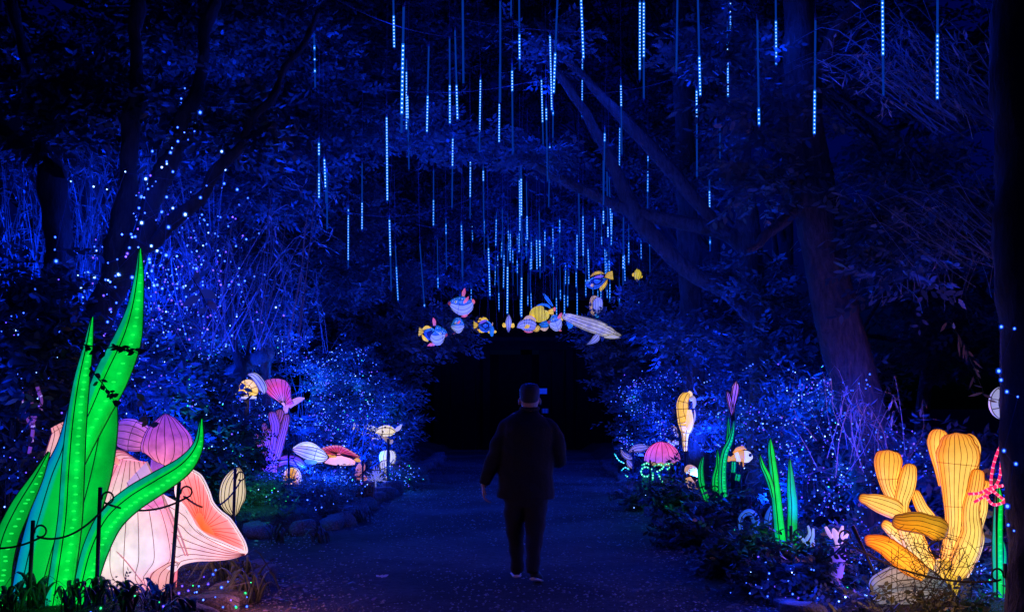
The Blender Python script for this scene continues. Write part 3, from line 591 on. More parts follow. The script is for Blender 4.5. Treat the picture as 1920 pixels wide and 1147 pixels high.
def string(points, label, mats=((B_BLUE, .62), (B_WHITE, .3), (B_DIM, .08)), r=.008, group=None, energy=.35, col=BLUE, wire=True, name='fairy_light_string'):
    pts = chain(points); b = pts[0]; t = thing(name, label, 'fairy lights', b, group)
    if wire:
        mb = MB(); tube(mb, [p for p in pts], .0025, 3); mb.build('wire', CABLE, t, smooth=False)
    G = {}; GL = {}
    for p in pts:
        x = random.random(); a = 0
        for m, f in mats:
            a += f
            if x <= a: break
        s = random.choice((.6, .8, 1, 1, 1.25)); q_ = (p[0] + random.gauss(0, .006), p[1] - .01, p[2] + random.gauss(0, .006)); bead(G.setdefault(m.name, MB()), q_, r * s, 1.1)
        if m.name in HALO_OF and random.random() < .8: bead(GL.setdefault(m.name, MB()), q_, r * s * 2.1, 1.05)
    for k, mb in G.items(): mb.build('bulbs', MATS[k], t, kind='stuff')
    for k, mb in GL.items(): mb.build('bulb_halos', HALO_OF[k], t, kind='stuff')
    if energy:
        c = np.mean(np.array(pts), axis=0); lamp(t, (c[0], c[1] - .35, c[2] + .1), energy * len(pts), col, .25)
    return t
def front(p, n, Y=None, tow=.1):
    """n of the given leaf points, preferring the side that faces the path"""
    p = p[p[:, 2] >= np.quantile(p[:, 2], .15)]; c = p.mean(0); d = -c[:2] + np.array([0, 0]); d = np.array([-np.sign(c[0]) * .5, -1.0]); sc = (p[:, 0] - c[0]) * d[0] + (p[:, 1] - c[1]) * d[1] + RNG.normal(0, .15, len(p))
    o = np.argsort(-sc)[:max(n, int(len(p) * .35))]; o = RNG.choice(o, size=min(n, len(o)), replace=False); q = p[o].copy(); q[:, 0] += d[0] * tow; q[:, 1] += d[1] * tow; return q
def S(px, Y, ytop, hw, label, ybot=None, **kw):
    """a shrub from its middle column, its depth, the pixel row of its top and its half width in pixels"""
    x = at(px, 800, Y).x; z0 = bedz(x, Y); zt = at(px, ytop, Y).z; z0 = z0 if ybot is None else max(z0, at(px, ybot, Y).z)
    r = px2m(hw, Y); return shrub(x, Y, z0 - .03, r, min(r, 1.2), max(.25, zt - z0 - (.08 if kw.get('leaf') == 'low' else 0)), label, **kw)
BL = ((B_BLUE, .68), (B_WHITE, .1), (B_DIM, .1), (B_VIOLET, .12)); GR = ((B_GREEN, .7), (B_WHITE, .2), (B_BLUE, .1)); NB = ((B_BLUE, .7), (B_VIOLET, .22), (B_WHITE, .08))
jobs = [
 # px, Y, top, half width, leaf, material, density, label, [(strings, bulbs, bulb set)]
 (560, 20.5, 610, 95, 'fine', LEAF_A, 1.6, 'tall bush behind the purple coral lantern', [(10, 70, BL), (1, 26, GR)]),
 (655, 21.5, 650, 65, 'fine', LEAF_A, 1.3, 'rounded fairy-lit bush behind the red shell lantern', [(5, 45, BL), (1, 14, GR)]),
 (716, 22.8, 705, 40, 'lance', LEAF_B, 1.2, 'lance-leaved bush above the white mushroom lanterns', [(3, 35, BL), (1, 8, GR)]),
 (400, 19.4, 640, 60, 'fine', LEAF_A, 1.3, 'fairy-lit bush between kelp and yellow clam lanterns', [(5, 59, BL), (1, 16, GR)]),
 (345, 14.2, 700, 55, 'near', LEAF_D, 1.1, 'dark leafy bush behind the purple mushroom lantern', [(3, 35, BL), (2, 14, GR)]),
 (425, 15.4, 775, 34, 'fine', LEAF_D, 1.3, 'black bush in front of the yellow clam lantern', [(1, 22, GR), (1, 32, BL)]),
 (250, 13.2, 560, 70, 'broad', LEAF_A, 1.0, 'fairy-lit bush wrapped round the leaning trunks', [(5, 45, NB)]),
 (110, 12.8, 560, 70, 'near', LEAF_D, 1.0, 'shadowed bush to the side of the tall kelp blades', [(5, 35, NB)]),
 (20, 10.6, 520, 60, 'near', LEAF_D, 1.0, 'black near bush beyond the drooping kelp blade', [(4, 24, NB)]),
 (520, 17.2, 893, 60, 'tiny', LEAF_A, 1.2, 'low fairy-lit ground bush under the purple coral', [(5, 54, BL), (1, 16, GR)]),
 (610, 17.0, 888, 60, 'tiny', LEAF_A, 1.2, 'low fairy-lit ground bush under the red shell lantern', [(6, 59, BL), (1, 14, GR)]),
 (480, 14.9, 930, 55, 'tiny', LEAF_B, 1.6, 'feathery low bush beside the cream leaf lantern', [(1, 20, GR)]),
 (570, 15.2, 935, 55, 'tiny', LEAF_B, 1.5, 'feathery low bush below the orange spiral shell', [(1, 21, BL)]),
 (612, 16.4, 930, 34, 'tiny', LEAF_A, 1.2, 'small feathery bush beside the rusty planter box', [(1, 18, BL)]),
 (730, 21.0, 868, 40, 'tiny', LEAF_A, 1.2, 'little ground bush below the white mushroom lanterns', [(3, 29, BL), (1, 10, GR)]),
 (1206, 24.0, 690, 50, 'fine', LEAF_A, 1.4, 'fairy-lit bush behind the pink jellyfish lantern', [(6, 48, BL), (1, 12, GR)]),
 (1262, 21.5, 680, 45, 'fine', LEAF_A, 1.1, 'narrow fairy-lit bush behind the seahorse lantern', [(4, 45, BL)]),
 (1352, 18.5, 690, 42, 'lance', LEAF_A, 1.2, 'leafy bush between the seahorse and the clownfish', [(4, 48, BL)]),
 (1425, 17.0, 700, 52, 'lance', LEAF_B, 1.3, 'leafy fairy-lit bush above the clownfish lantern', [(5, 45, NB), (1, 8, GR)]),
 (1515, 15.2, 700, 56, 'lance', LEAF_B, 1.3, 'leafy fairy-lit bush behind the bright kelp lantern', [(6, 45, NB), (1, 8, GR)]),
 (1580, 13.2, 770, 48, 'broad', LEAF_A, 1.1, 'bush full of big blue bulbs beside the great trunk', [(5, 35, NB), (1, 8, GR)]),
 (1700, 12.6, 790, 60, 'broad', LEAF_A, .9, 'bush with blue bulbs behind the yellow coral lantern', [(4, 35, NB)]),
 (1830, 12.2, 830, 60, 'broad', LEAF_A, .9, 'bush of dull leaves behind the pink light star', [(1, 16, NB)]),
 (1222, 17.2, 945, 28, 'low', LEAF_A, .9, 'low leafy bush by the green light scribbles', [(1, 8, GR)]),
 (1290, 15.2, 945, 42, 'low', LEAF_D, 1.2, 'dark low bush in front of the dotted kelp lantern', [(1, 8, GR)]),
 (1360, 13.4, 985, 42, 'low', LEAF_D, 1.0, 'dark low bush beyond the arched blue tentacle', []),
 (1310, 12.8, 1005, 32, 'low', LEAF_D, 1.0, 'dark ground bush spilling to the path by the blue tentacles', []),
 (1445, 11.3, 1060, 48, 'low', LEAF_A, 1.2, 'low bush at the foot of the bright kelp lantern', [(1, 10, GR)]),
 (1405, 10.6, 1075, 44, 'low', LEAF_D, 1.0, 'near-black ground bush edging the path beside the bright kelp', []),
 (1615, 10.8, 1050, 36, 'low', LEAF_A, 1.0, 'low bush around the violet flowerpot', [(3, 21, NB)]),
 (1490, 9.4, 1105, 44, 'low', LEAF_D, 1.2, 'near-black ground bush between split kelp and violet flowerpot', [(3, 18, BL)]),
 (1640, 9.6, 1085, 36, 'tiny', LEAF_D, .9, 'low twiggy bush under the yellow coral lantern', [(3, 24, NB), (1, 8, GR)]),
 (1835, 9.5, 1090, 36, 'low', LEAF_A, .8, 'low bush between the yellow coral and the straight kelp', [(3, 21, NB), (1, 6, GR)]),
]
for px, Y, yt, hw, lf, mt, dn, lab, strs in jobs:
    kw = {}
    t, p = S(px, Y, yt, hw, lab, leaf=lf, mat=mt, dense=dn, sig=.11 if lf in ('tiny', 'fine') else .14, per=24 if lf in ('tiny', 'fine') else 15, nsub=34)
    for (ns, nb, st) in strs:
        col = 'green' if st is GR else 'white-blue' if st is BL else 'blue'
        for k in range(ns):
            if ns > 1:      # cut the bush into bands so that each string stays in its own
                z = np.quantile(p[:, 2], [k / ns, (k + 1) / ns]); q = p[(p[:, 2] >= z[0]) & (p[:, 2] <= z[1])]
            else: q = p
            pts = front(q, nb); string([tuple(a) for a in pts], '%s fairy lights in the %s' % (col, lab), st, r=.0052 if Y < 14 else .0066, group=col + ' fairy lights in the ' + ' '.join(lab.split()[:6]), energy=.5 if col != 'green' else .22, col=BLUE if col != 'green' else (.05, 1, .3))
# sparse larger bulbs up the leaning trunks, and those on the black trunk
tr = [(375, 132), (348, 167), (340, 184), (364, 185), (339, 196), (377, 214), (364, 233), (350, 255), (325, 270), (320, 287), (415, 282), (405, 310), (424, 320), (420, 344), (389, 347), (446, 356), (375, 370), (367, 386), (350, 402), (332, 416), (315, 427), (314, 370), (325, 392), (303, 398), (133, 341), (175, 347), (201, 355), (234, 324), (275, 335), (277, 346), (266, 369), (272, 400), (267, 416), (247, 445), (243, 466), (284, 460), (294, 471), (311, 480), (281, 485), (281, 490), (316, 505), (222, 484), (223, 515), (219, 520), (219, 539), (245, 505), (249, 519), (166, 510), (168, 514), (149, 516), (179, 520), (159, 536), (153, 541), (161, 548), (104, 445), (104, 470), (106, 488), (370, 452), (382, 462), (370, 471), (369, 504), (306, 543), (345, 536), (347, 536), (334, 480), (330, 515), (285, 507), (288, 534), (295, 534)]
random.shuffle(tr)
for k in range(4):
    q = [at(x, y_, 11.3 + random.uniform(-.5, .9)) for x, y_ in tr[k::4]]
    string([tuple(v) for v in q], 'sparse string of bright white-blue bulbs climbing the leaning trunks', ((B_BLUE, .6), (B_WHITE, .4)), r=.0115, group='bulbs on the leaning trunks', energy=.25)
q2 = [(random.gauss(360, 60), random.triangular(330, 660, 600)) for _ in range(260)] + [(random.gauss(180, 60), random.triangular(430, 720, 620)) for _ in range(130)]
for k in range(9):
    string([tuple(at(x, y_, 12.7 + random.uniform(-.3, .9))) for x, y_ in q2[k::9]], 'blue fairy lights looped through the spiky bare thicket', NB, r=.0078, group='fairy lights in the bare thicket', energy=.3)
q = [at(x, y_, 7.6 - .17) for x, y_ in ((1880, 610), (1901, 619), (1871, 697), (1877, 713), (1885, 734), (1909, 744), (1882, 845), (1900, 869), (1889, 948), (1890, 985), (1903, 994))]
q3 = [at(x + random.gauss(0, 14), y_ + random.gauss(0, 10), 11.25 + random.uniform(-.1, .2)) for x, y_ in [(np.interp(f, (0, .4, .7, 1), (110, 190, 250, 345)), 850 - 620 * f) for f in np.linspace(0, 1, 70)]]
string([tuple(v) for v in q3], 'dense string of blue-violet bulbs wound up the biggest leaning trunk', NB, r=.0085, energy=.1)
string([tuple(v) for v in q], 'few bright blue bulbs strung down the black tree trunk', ((B_BLUE, 1),), r=.009, energy=.3)
q = [gnd(x, y_, .13) + Vector((0, 0, random.uniform(-.02, .1))) for x, y_ in [(random.uniform(150, 480), random.uniform(1085, 1147)) for _ in range(60)]]
string([tuple(v) for v in q], 'coloured bulbs scattered over the soil below the pink shell lantern', ((B_BLUE, .5), (B_VIOLET, .3), (B_GREEN, .2)), r=.0065, energy=.12)
for k, (x0, x1, y0, y1, Yc, n_) in enumerate(((1480, 1660, 790, 900, 12.2, 44), (1500, 1640, 880, 1010, 11.4, 40), (1390, 1500, 760, 860, 14.6, 36), (1640, 1720, 800, 940, 11.6, 24), (1290, 1400, 740, 860, 16.8, 34), (1160, 1280, 690, 850, 22.6, 60), (1400, 1520, 680, 800, 15.0, 50), (1520, 1640, 700, 830, 12.4, 40), (1440, 1600, 860, 980, 11.8, 44), (1300, 1420, 690, 800, 17.2, 40))):
    string([tuple(at(random.uniform(x0, x1), random.uniform(y0, y1), Yc + random.uniform(-.25, .25))) for _ in range(n_)], 'blue fairy lights draped over the bank ' + ('below the great gnarled trunk', 'above the violet flowerpot', 'beside the clownfish', 'behind the amber coral fingers', 'between seahorse and dotted kelp', 'behind the pink jellyfish', 'high above the split kelp', 'against the gnarled trunk base', 'behind the short kelp', 'below the feathery pink coral')[k], NB, r=.0058, energy=.5)
q = [gnd(x, y_, .1) + Vector((0, 0, random.uniform(-.02, .1))) for x, y_ in [(random.uniform(1540, 1690), random.uniform(1040, 1140)) for _ in range(36)]]
string([tuple(v) for v in q], 'coloured bulbs on the ground beside the grey clam lantern', ((B_BLUE, .5), (B_WHITE, .3), (B_GREEN, .2)), r=.006, energy=.12)

# strap-leaved tufts round the foot of the pink shell
def tuft(x, Y, n, ln, label, mat, wd=.018, name='strap_leaf_tuft', sd=1.0, group=None):
    t = thing(name, label, 'plant', (x, Y, bedz(x, Y)), group); mb = MB(); b = Vector((x, Y, bedz(x, Y)))
    for i in range(n):
        a = random.uniform(0, 2 * PI); l = ln * random.uniform(.55, 1.1); d = Vector((math.cos(a), math.sin(a), 0)); k = random.uniform(.3, 1) * sd; s = b + Vector((random.gauss(0, .05), random.gauss(0, .05), 0))
        P = [s, s + d * l * .18 * k + Vector((0, 0, l * .45)), s + d * l * .5 * k + Vector((0, 0, l * .62)), s + d * l * .95 * k + Vector((0, 0, l * (.75 - .75 * k)))]
        limb(mb, P, [wd * .6, wd, wd * .8, .001], [.003, .003, .002, .001], n=4, m=9, face=(d.x * .3 - d.y * .2, d.y * .3 + d.x * .2, 1))
    mb.build('blade', mat, t, kind='stuff'); return t
LEAF_G = leafmat('strap_green', (.08, .11, .06), (.2, .24, .13))
for i, (px, py) in enumerate(((455, 1075), (470, 1095), (425, 1070))):
    p = gnd(px, py, .15); tuft(p.x, p.y, 20, .42, 'pale green strap-leaved tuft under the lip of the pink shell', LEAF_G, group='tufts under the shell lip')
for i, px in enumerate((20, 75, 130, 190, 240, 300, 350)):
    p = gnd(px, 1150 - (i % 2) * 12, .1); tuft(p.x, p.y, 16, .34, 'dark strap-leaved tuft at the foot of the green kelp', LEAF_A, group='tufts at the kelp foot')
for px, py in ((520, 1000), (600, 1000), (680, 965)):
    p = gnd(px, py, .1); tuft(p.x, p.y, 18, .3, 'dark grassy tuft on the stones below the feathery bushes', LEAF_A, .012, group='tufts on the stones')
# dark twigs in front of the kelp, and the black leaves in the corner
def twig(label, pts, Y, n, mat, ln=.1, wd=.05, name='leafy_twig'):
    P = [at(p[0], p[1], Y + (p[2] if len(p) > 2 else 0)) for p in pts]; t = thing(name, label, 'twig', P[0]); mb = MB(); tube(mb, P, [.006, .005, .003, .002][:len(P)] if len(P) <= 4 else .004, 5, 6 * len(P)); mb.build('stem', BARKD, t)
    Q, _ = catmull(np.array([tuple(p) for p in P]), n); V = MB()
    for i, q in enumerate(Q):
        a = random.gauss(0, .8) + (PI if random.random() < .5 else 0); d = np.array([math.cos(a), random.uniform(-.7, .7), math.sin(a) - random.uniform(.0, .7)]); q = q + RNG.normal(0, .012, 3); p, f = leaf_geo(q, d / np.linalg.norm(d), np.array([random.uniform(-.8, .8), -.8, random.uniform(-.2, .8)]), ln * random.uniform(.55, 1.25), wd * random.uniform(.7, 1.2), True); V.add(p, f)
    V.build('leaf', mat, t, smooth=False, kind='stuff')
twig('black leafy twig crossing the tall kelp blade', ((130, 640), (190, 652), (228, 650), (262, 664)), 8.5, 30, LEAF_D, .075, .034)
twig('small black leafy twig across the middle of the tall kelp', ((168, 690), (190, 716), (206, 738), (214, 752)), 8.5, 13, LEAF_D, .065, .034)
twig('black leaves hanging in front of the purple mushroom lantern', ((240, 700), (268, 760), (280, 800)), 10.6, 8, LEAF_D, .12, .06)
twig('broad black leaves drooping from the reed thicket', ((-20, 230), (20, 250), (60, 270), (85, 300)), 8.2, 26, LEAF_D, .16, .09)
twig('broad blue-lit leaves beside the tall kelp tip', ((360, 520), (375, 545), (390, 575)), 12, 9, LEAF_B, .2, .1)
twig('hanging string of blue-lit leaves above the yellow coral', ((1700, 400), (1712, 480), (1728, 560), (1724, 620)), 11.8, 18, LEAF_B, .09, .05)
twig('dry brown leaves dangling beside the straight kelp', ((1850, 880), (1845, 930), (1840, 990), (1838, 1020)), 9.2, 18, LEAF_R, .12, .045)
twig('dry bamboo leaves dangling over the yellow coral', ((1780, 600), (1810, 650), (1830, 700), (1850, 750)), 9.4, 18, LEAF_R, .12, .025)
twig('twiggy dark leaf spray over the path from the evergreen tree', ((730, 640), (770, 655), (800, 668), (835, 680)), 23.5, 22, LEAF_B, .18, .07)
twig('small leaf spray sticking into the dark gateway', ((1180, 690), (1150, 695), (1120, 702)), 25, 14, LEAF_B, .18, .06)

# ================================================================== HANGING LIGHT TUBES
T_OFF = clear_glow('tube_unlit', (.003, .07, .75), .42, .35); T_ON = clear_glow('tube_lit', (.004, .16, 1.0), 1.5, .55); T_LED = glow('tube_led', (.34, .62, 1.0), 12); T_LEDF = glow('tube_led_far', (.3, .6, 1.0), 10)  # even the unlit casing has blue glow put into its emission
def light_tube(xt, yt, xb, yb, lit, Y, label, group, r=.0098, up=1.2):
    xb += random.gauss(0, .012) * (yb - yt); a = at(xt, yt, Y); b = at(xb, yb, Y + random.gauss(0, .02)); t = thing('light_tube', label, 'light tube', b, group); ln = (b - a).length
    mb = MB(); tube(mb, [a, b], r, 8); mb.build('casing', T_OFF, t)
    mb = MB(); tube(mb, [a + Vector((0, 0, .05)), a + Vector((0, 0, -.02))], r * 1.15, 8); mb.build('end_cap', CABLE, t); mb = MB(); tube(mb, [b, b - Vector((0, 0, .025))], [r * 1.1, r * .5], 8); mb.build('end_cap', CABLE, t)
    mb = MB(); tube(mb, [a + Vector((0, 0, .05)), a + Vector((random.gauss(0, .02), 0, .05 + up))], .003 if Y < 18 else .005, 3); mb.build('hanging_cable', CABLE, t, smooth=False)
    if lit:
        mb = MB(); ms = MB(); tot = 0
        for (l0, l1) in lit:
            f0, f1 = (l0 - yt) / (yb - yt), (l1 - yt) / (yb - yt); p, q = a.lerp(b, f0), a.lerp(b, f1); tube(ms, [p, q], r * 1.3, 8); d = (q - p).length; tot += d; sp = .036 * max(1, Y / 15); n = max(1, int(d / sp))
            for k in range(n): bead(mb, p.lerp(q, (k + .5) / n), r * .72, 1.25)
        ms.build('bloom_sleeve', T_ON, t); mb.build('led_strip', T_LED if Y < 20 else T_LEDF, t, kind='stuff'); c = a.lerp(b, min(1, max(0, (sum(lit[-1]) / 2 - yt) / (yb - yt))))  # added sleeve wider than the casing, its emission imitates LED bloom
        lamp(t, c + Vector((0, -.05, 0)), 30 * max(.15, tot), BLUE, .12)
    return t
TUBES = [  # x top, y top, x bottom, y bottom, lit runs; the length in pixels gives the distance (tubes are 1 m long)
 (736, -95, 737, 90, [(30, 90)]), (757, 10, 753, 250, [(83, 215)]), (762, 112, 762, 245, [(135, 243)]), (764, 178, 766, 318, [(180, 228)]), (804, 85, 800, 250, [(180, 248)]), (843, 70, 843, 233, [(160, 232)]), (853, 55, 857, 225, [(160, 224)]),
 (867, -60, 868, 157, []), (725, 217, 725, 378, [(220, 376)]), (849, 248, 848, 390, [(260, 312)]), (901, 143, 898, 285, [(150, 250)]), (938, 0, 939, 192, []), (937, 122, 935, 268, [(195, 267)]), (960, 120, 965, 290, [(133, 172)]),
 (973, -45, 974, 130, [(65, 112)]), (960, -120, 960, 32, []), (1015, 145, 1019, 280, [(150, 230)]), (1024, 195, 1027, 340, [(203, 226)]), (1031, 62, 1034, 210, [(68, 207)]), (1037, 205, 1038, 338, [(208, 217)]), (1046, -20, 1042, 176, [(100, 175)]),
 (1086, -85, 1091, 112, [(-85, 110)]), (1092, 108, 1091, 221, [(110, 135), (150, 219)]), (1164, 148, 1165, 290, [(160, 200)]), (1162, 238, 1162, 333, [(240, 332)]), (1134, 240, 1131, 385, [(250, 266)]), (1131, 300, 1131, 420, [(395, 420)]), (1138, 320, 1140, 445, [(425, 445)]), (1142, 330, 1145, 441, [(370, 440)]),
 (1200, -35, 1203, 150, [(5, 132)]), (1207, -10, 1208, 185, [(5, 108)]), (1271, -60, 1271, 135, []), (1215, 288, 1215, 400, [(292, 303), (320, 360)]), (1273, 305, 1273, 405, [(388, 405)]), (1290, 318, 1292, 420, [(326, 358), (390, 418)]), (1330, 335, 1331, 470, [(358, 400), (450, 458)]),
 (974, 318, 974, 433, [(338, 433)]), (977, 308, 979, 460, [(335, 405)]), (987, 340, 988, 450, [(405, 450)]), (1031, 270, 1032, 388, [(274, 284)]), (653, 385, 654, 502, [(392, 488)]), (679, 305, 678, 432, [(380, 430)]),
 (598, 258, 599, 382, [(268, 292), (325, 372)]), (608, 295, 611, 380, [(298, 352)]), (613, 320, 612, 430, []), (730, 405, 732, 545, [(412, 480)]), (741, 458, 746, 565, [(500, 563)]), (882, 288, 883, 410, [(292, 370)]), (906, 308, 906, 435, [(320, 340)]),
 (813, 318, 814, 425, [(375, 423)]), (836, 408, 837, 505, [(420, 440)]), (865, 415, 866, 520, [(422, 470)]), (1085, 340, 1086, 455, [(345, 352)]), (1093, 390, 1094, 500, [(405, 480)]), (942, 390, 942, 500, []), (1011, 395, 1012, 520, [(450, 500)]), (820, 448, 822, 540, [(520, 540)]), (915, 440, 919, 560, [(465, 555)]),
 (589, 60, 590, 165, [(86, 95), (110, 114), (130, 137)]), (763, 568, 763, 642, [(625, 641)]), (787, 455, 795, 575, [(570, 575)]),
 (1308, -22, 1316, 180, [(107, 180)]), (1306, 163, 1307, 332, [(170, 227)]), (1369, -80, 1368, 62, [(0, 60)]), (1364, 38, 1362, 197, [(80, 196)]), (1420, 35, 1425, 236, [(203, 235)]), (1454, -60, 1455, 123, [(40, 122)]), (1529, 35, 1528, 252, [(170, 252)]), (1654, -60, 1653, 180, [(-60, 105)]), (1758, -80, 1756, 187, [(65, 187)]), (1864, -120, 1863, 16, []), (1350, 235, 1350, 358, []), (1374, 238, 1376, 315, [(243, 314)]),
 (1218, 450, 1219, 535, [(455, 461)]), (1169, 405, 1170, 535, [(480, 504)]), (868, 440, 868, 530, []), (952, 455, 953, 590, [(500, 588)]), (978, 470, 979, 595, [(520, 594)]), (1038, 470, 1037, 560, [(480, 495)]), (1080, 455, 1081, 540, [(510, 538)]), (1134, 465, 1136, 545, [(467, 520)]), (1222, 575, 1223, 628, [(590, 595), (610, 628)])]
for (xt, yt, xb, yb, lit) in TUBES:
    Y = min(34 if xb > 640 else 13.5, max(9.2, FPX * 1.06 / math.hypot(xb - xt, yb - yt)))
    tot = sum(b - a for a, b in lit) / (yb - yt); end = lit and lit[-1][1] > yb - 12
    if not lit: lab, gr = 'unlit dim blue LED tube hanging from the trees', 'unlit tubes over the path'
    elif tot > .75: lab, gr = 'LED tube lit along nearly its whole length', 'fully lit tubes over the path'
    elif end: lab, gr = 'LED tube lit only towards its lower end', 'tubes lit at the lower end'
    elif tot < .2: lab, gr = 'LED tube with only a short spark lit', 'tubes with a short spark'
    else: lab, gr = 'LED tube lit above a dim lower end', 'tubes lit above a dim end'
    wh = ' beside the shaded hedge canopy' if xb < 700 else ' beside the great gnarled trunk' if xb > 1480 else ' among the slanting bare limbs' if xb > 1250 else ' close above the fish school' if yb > 440 else ' in the high canopy over the path' if yt < 60 else ' hanging mid-air over the path'
    lab += wh; gr += wh
    light_tube(xt, yt, xb, yb, lit, Y, lab, gr, up=max(.5, 1.5 - .01 * Y))
rr = random.Random(5)
for k in range(56):
    Y = rr.uniform(24, 35); x = rr.choice((rr.uniform(875, 1215), rr.uniform(930, 1150))); yb = rr.uniform(470, 605) - abs(x - 1045) * .14; ln = FPX * rr.uniform(.75, 1.0) / Y; yt = yb - ln; b = rr.random()
    lit = [(yt + ln * rr.uniform(0, .3), yb - 2)] if b < .4 else [(yt + ln * .45, yb - 2)] if b < .65 else [(yb - ln * .3, yb - 1)] if b < .8 else [(yt + 2, yt + ln * .4)]
    light_tube(x, yt, x + rr.uniform(-1.5, 2), yb, lit, Y, 'slender far LED tube in the dense curtain above the fish lanterns', 'curtain of tubes above the fish', r=.0105)
# support cables strung between the crowns
for k, (a, b, Y, sag) in enumerate((((600, -20), (865, 70), 12, .12), ((700, 165), (1010, 150), 13, .1), ((640, 395), (960, 330), 17, .3), ((840, 30), (1120, 60), 12, .05), ((1090, 175), (1330, 120), 13, .1), ((780, 420), (1010, 400), 20, .2))):
    p, q = at(*a, Y), at(*b, Y + .4); mb = MB(); tube(mb, [p.lerp(q, i / 14) - Vector((0, 0, sag * 4 * (i / 14) * (1 - i / 14))) for i in range(15)], .005, 4)
    tag(mb.build('support_cable', CABLE), 'thin slack cable strung between tree crowns to carry the light tubes', 'cable', 'cables carrying the light tubes')

# ================================================================== blue garden floodlights standing in the beds
def flood(x, Y, aim, energy, label, spot=2.2, col=BLUE):
    z = bedz(x, Y); t = thing('garden_floodlight', label, 'floodlight', (x, Y, z), 'blue floodlights in the beds'); c = Vector((x, Y, z + .22)); d = (Vector(aim) - c).normalized()
    mb = MB(); tube(mb, [(x, Y, z - .05), (x, Y, z + .16)], .012, 6); mb.build('spike', IRON, t); mb = MB(); tube(mb, [c - d * .06, c + d * .05], [.06, .075], 12); mb.build('housing', IRON, t)
    mb = MB(); tube(mb, [c + d * .05, c + d * .054], .068, 12); mb.build('lens', glow('flood_lens', (.03, .15, 1), 3), t)
    o = lamp(t, c + d * .09, energy, col, .06, 'flood_lamp', 'SPOT'); o.data.spot_size = spot; o.data.spot_blend = .8; o.rotation_mode = 'QUATERNION'; o.rotation_quaternion = d.to_track_quat('-Z', 'Y'); return t
FL = 'blue garden floodlight hidden among the planting, aimed up at '
flood(-4.4, 12.9, (-5.6, 16.5, 4.6), 3000, FL + 'the leaning trunks', 1.9)
flood(-3.0, 16.8, (-4.2, 22, 2.6), 900, FL + 'the fairy-lit hedge', 2.0)
flood(-2.6, 20.6, (-2.4, 27, 4.2), 900, FL + 'the evergreen tree', 1.9)
flood(-5.4, 15.2, (-5.8, 20, 6.5), 1600, FL + 'the canopy over the log', 2.0)
flood(-3.1, 12.7, (-3.9, 13.6, 3.6), 1400, FL + 'the spiky bare thicket', 1.8)
flood(-6.3, 13.6, (-6.6, 15.6, 4.2), 3200, FL + 'the reed thickets', 2.0)
flood(2.9, 13.0, (5, 17.5, 3.4), 800, FL + 'the slanting bare limbs', 2.2)
flood(2.8, 20.2, (3.2, 27, 3.6), 900, FL + 'the trees beside the whale', 1.9)
flood(5.2, 11.4, (6.5, 15, 4.5), 1100, FL + 'the great gnarled trunk', 2.0)
flood(-2.5, 27.5, (-.5, 36, 10), 3000, FL + 'the crowns across the path', 1.6)
flood(2.9, 27.0, (1.5, 36, 10), 3000, FL + 'the tall crowns over the whale', 1.6)
flood(2.7, 10.6, (3.7, 13, 3.0), 170, FL + 'the lower gnarled trunk', 1.2)
flood(2.7, 16.4, (1.0, 20, 8), 1500, FL + 'the limbs between the light tubes', 1.8)

# ================================================================== LANTERNS
z1 = zm(0, 440, 1.623); z2 = zm(180, 750, 2.89); zB = zm(400, 680, 5.2136); zC = zm(540, 780, 6.372); zD = zm(1140, 720, 5.2136); zE = zm(1300, 700, 3.018); zF = zm(1590, 790, 3.212); zJ = zm(380, 840, 5.644); zK = zm(1020, 860, 3.097)
FRONT = [PI * k / 8 for k in range(9)]
def pts(zz, Y, lst): return [at(p[0], p[1], Y + (q[2] if len(q) > 2 else 0)) for p, q in zip(zz([(a[0], a[1]) for a in lst]), lst)]

# ---- green kelp
K_A = lantern('kelp_silk', [(0, (0, .36, .02)), (.3, (0, .78, .07)), (.74, (.0, .62, .05)), (.8, (0, .40, .2)), (1, (0, .30, .22))], 1.0, 'w', weave=.34)
K_B = lantern('kelp_silk_teal', [(0, (0, .55, .05)), (.45, (0, .5, .06)), (.55, (0, .42, .32)), (.8, (0, .3, .5)), (1, (0, .12, .55))], .85, 'w')
K_C = lantern('kelp_silk_deep', [(0, (0, .25, .02)), (.5, (0, .5, .045)), (1, (0, .34, .05))], .95, 'w', weave=.25)
K_HOT = glow('kelp_hot_spot', (.012, .9, .1), 1.0)  # raised beads standing in for the inner LEDs' glow spots on silk
def kelp(label, blades, Y, leds=True, wr=.0045, sp=.032):
    b0 = blades[0][1][-1]; g = at(b0[0], b0[1], Y); t = thing('kelp_lantern', label, 'lantern', (g.x, Y, g.z))
    for m, st, dy, ld in blades:
        mb = MB(); w = MB(); C_, W_, H_, fr = plimb(mb, [s + ((0,) if len(s) < 4 else ()) for s in st], Y + dy, .3, n=14, m=40, wires=w, ribs=(0, PI, PI * .42), wr=wr)
        o = mb.build('blade', m, t); w.build('wire_frame', WIRE, o)
        if ld and leds:
            l = MB(); acc = 0
            for i in range(1, len(C_)):
                acc += np.linalg.norm(C_[i] - C_[i - 1])
                if acc > sp * random.uniform(.8, 1.5) and W_[i] > .014:
                    acc = 0; a = PI * (.62 + random.uniform(-.02, .02)); rr_ = min(.013, W_[i] * .24); l.add(np.array(C_[i] + fr[i][0] * W_[i] * math.cos(a) + fr[i][1] * H_[i] * math.sin(a) * .95) + ICO_V * np.array([rr_ * 1.5, rr_ * .7, rr_ * .6]), ICO_F)
            if l.v: l.build('led_hot_spots', K_HOT, o, kind='stuff')
    b1 = at(b0[0] + 30, b0[1] - 40, Y - .5); lamp(t, b1, 2.6 if Y < 9 else 1.8, (.02, 1, .12), .3)  # unseen lamp added outside the blades for green spill
    return t
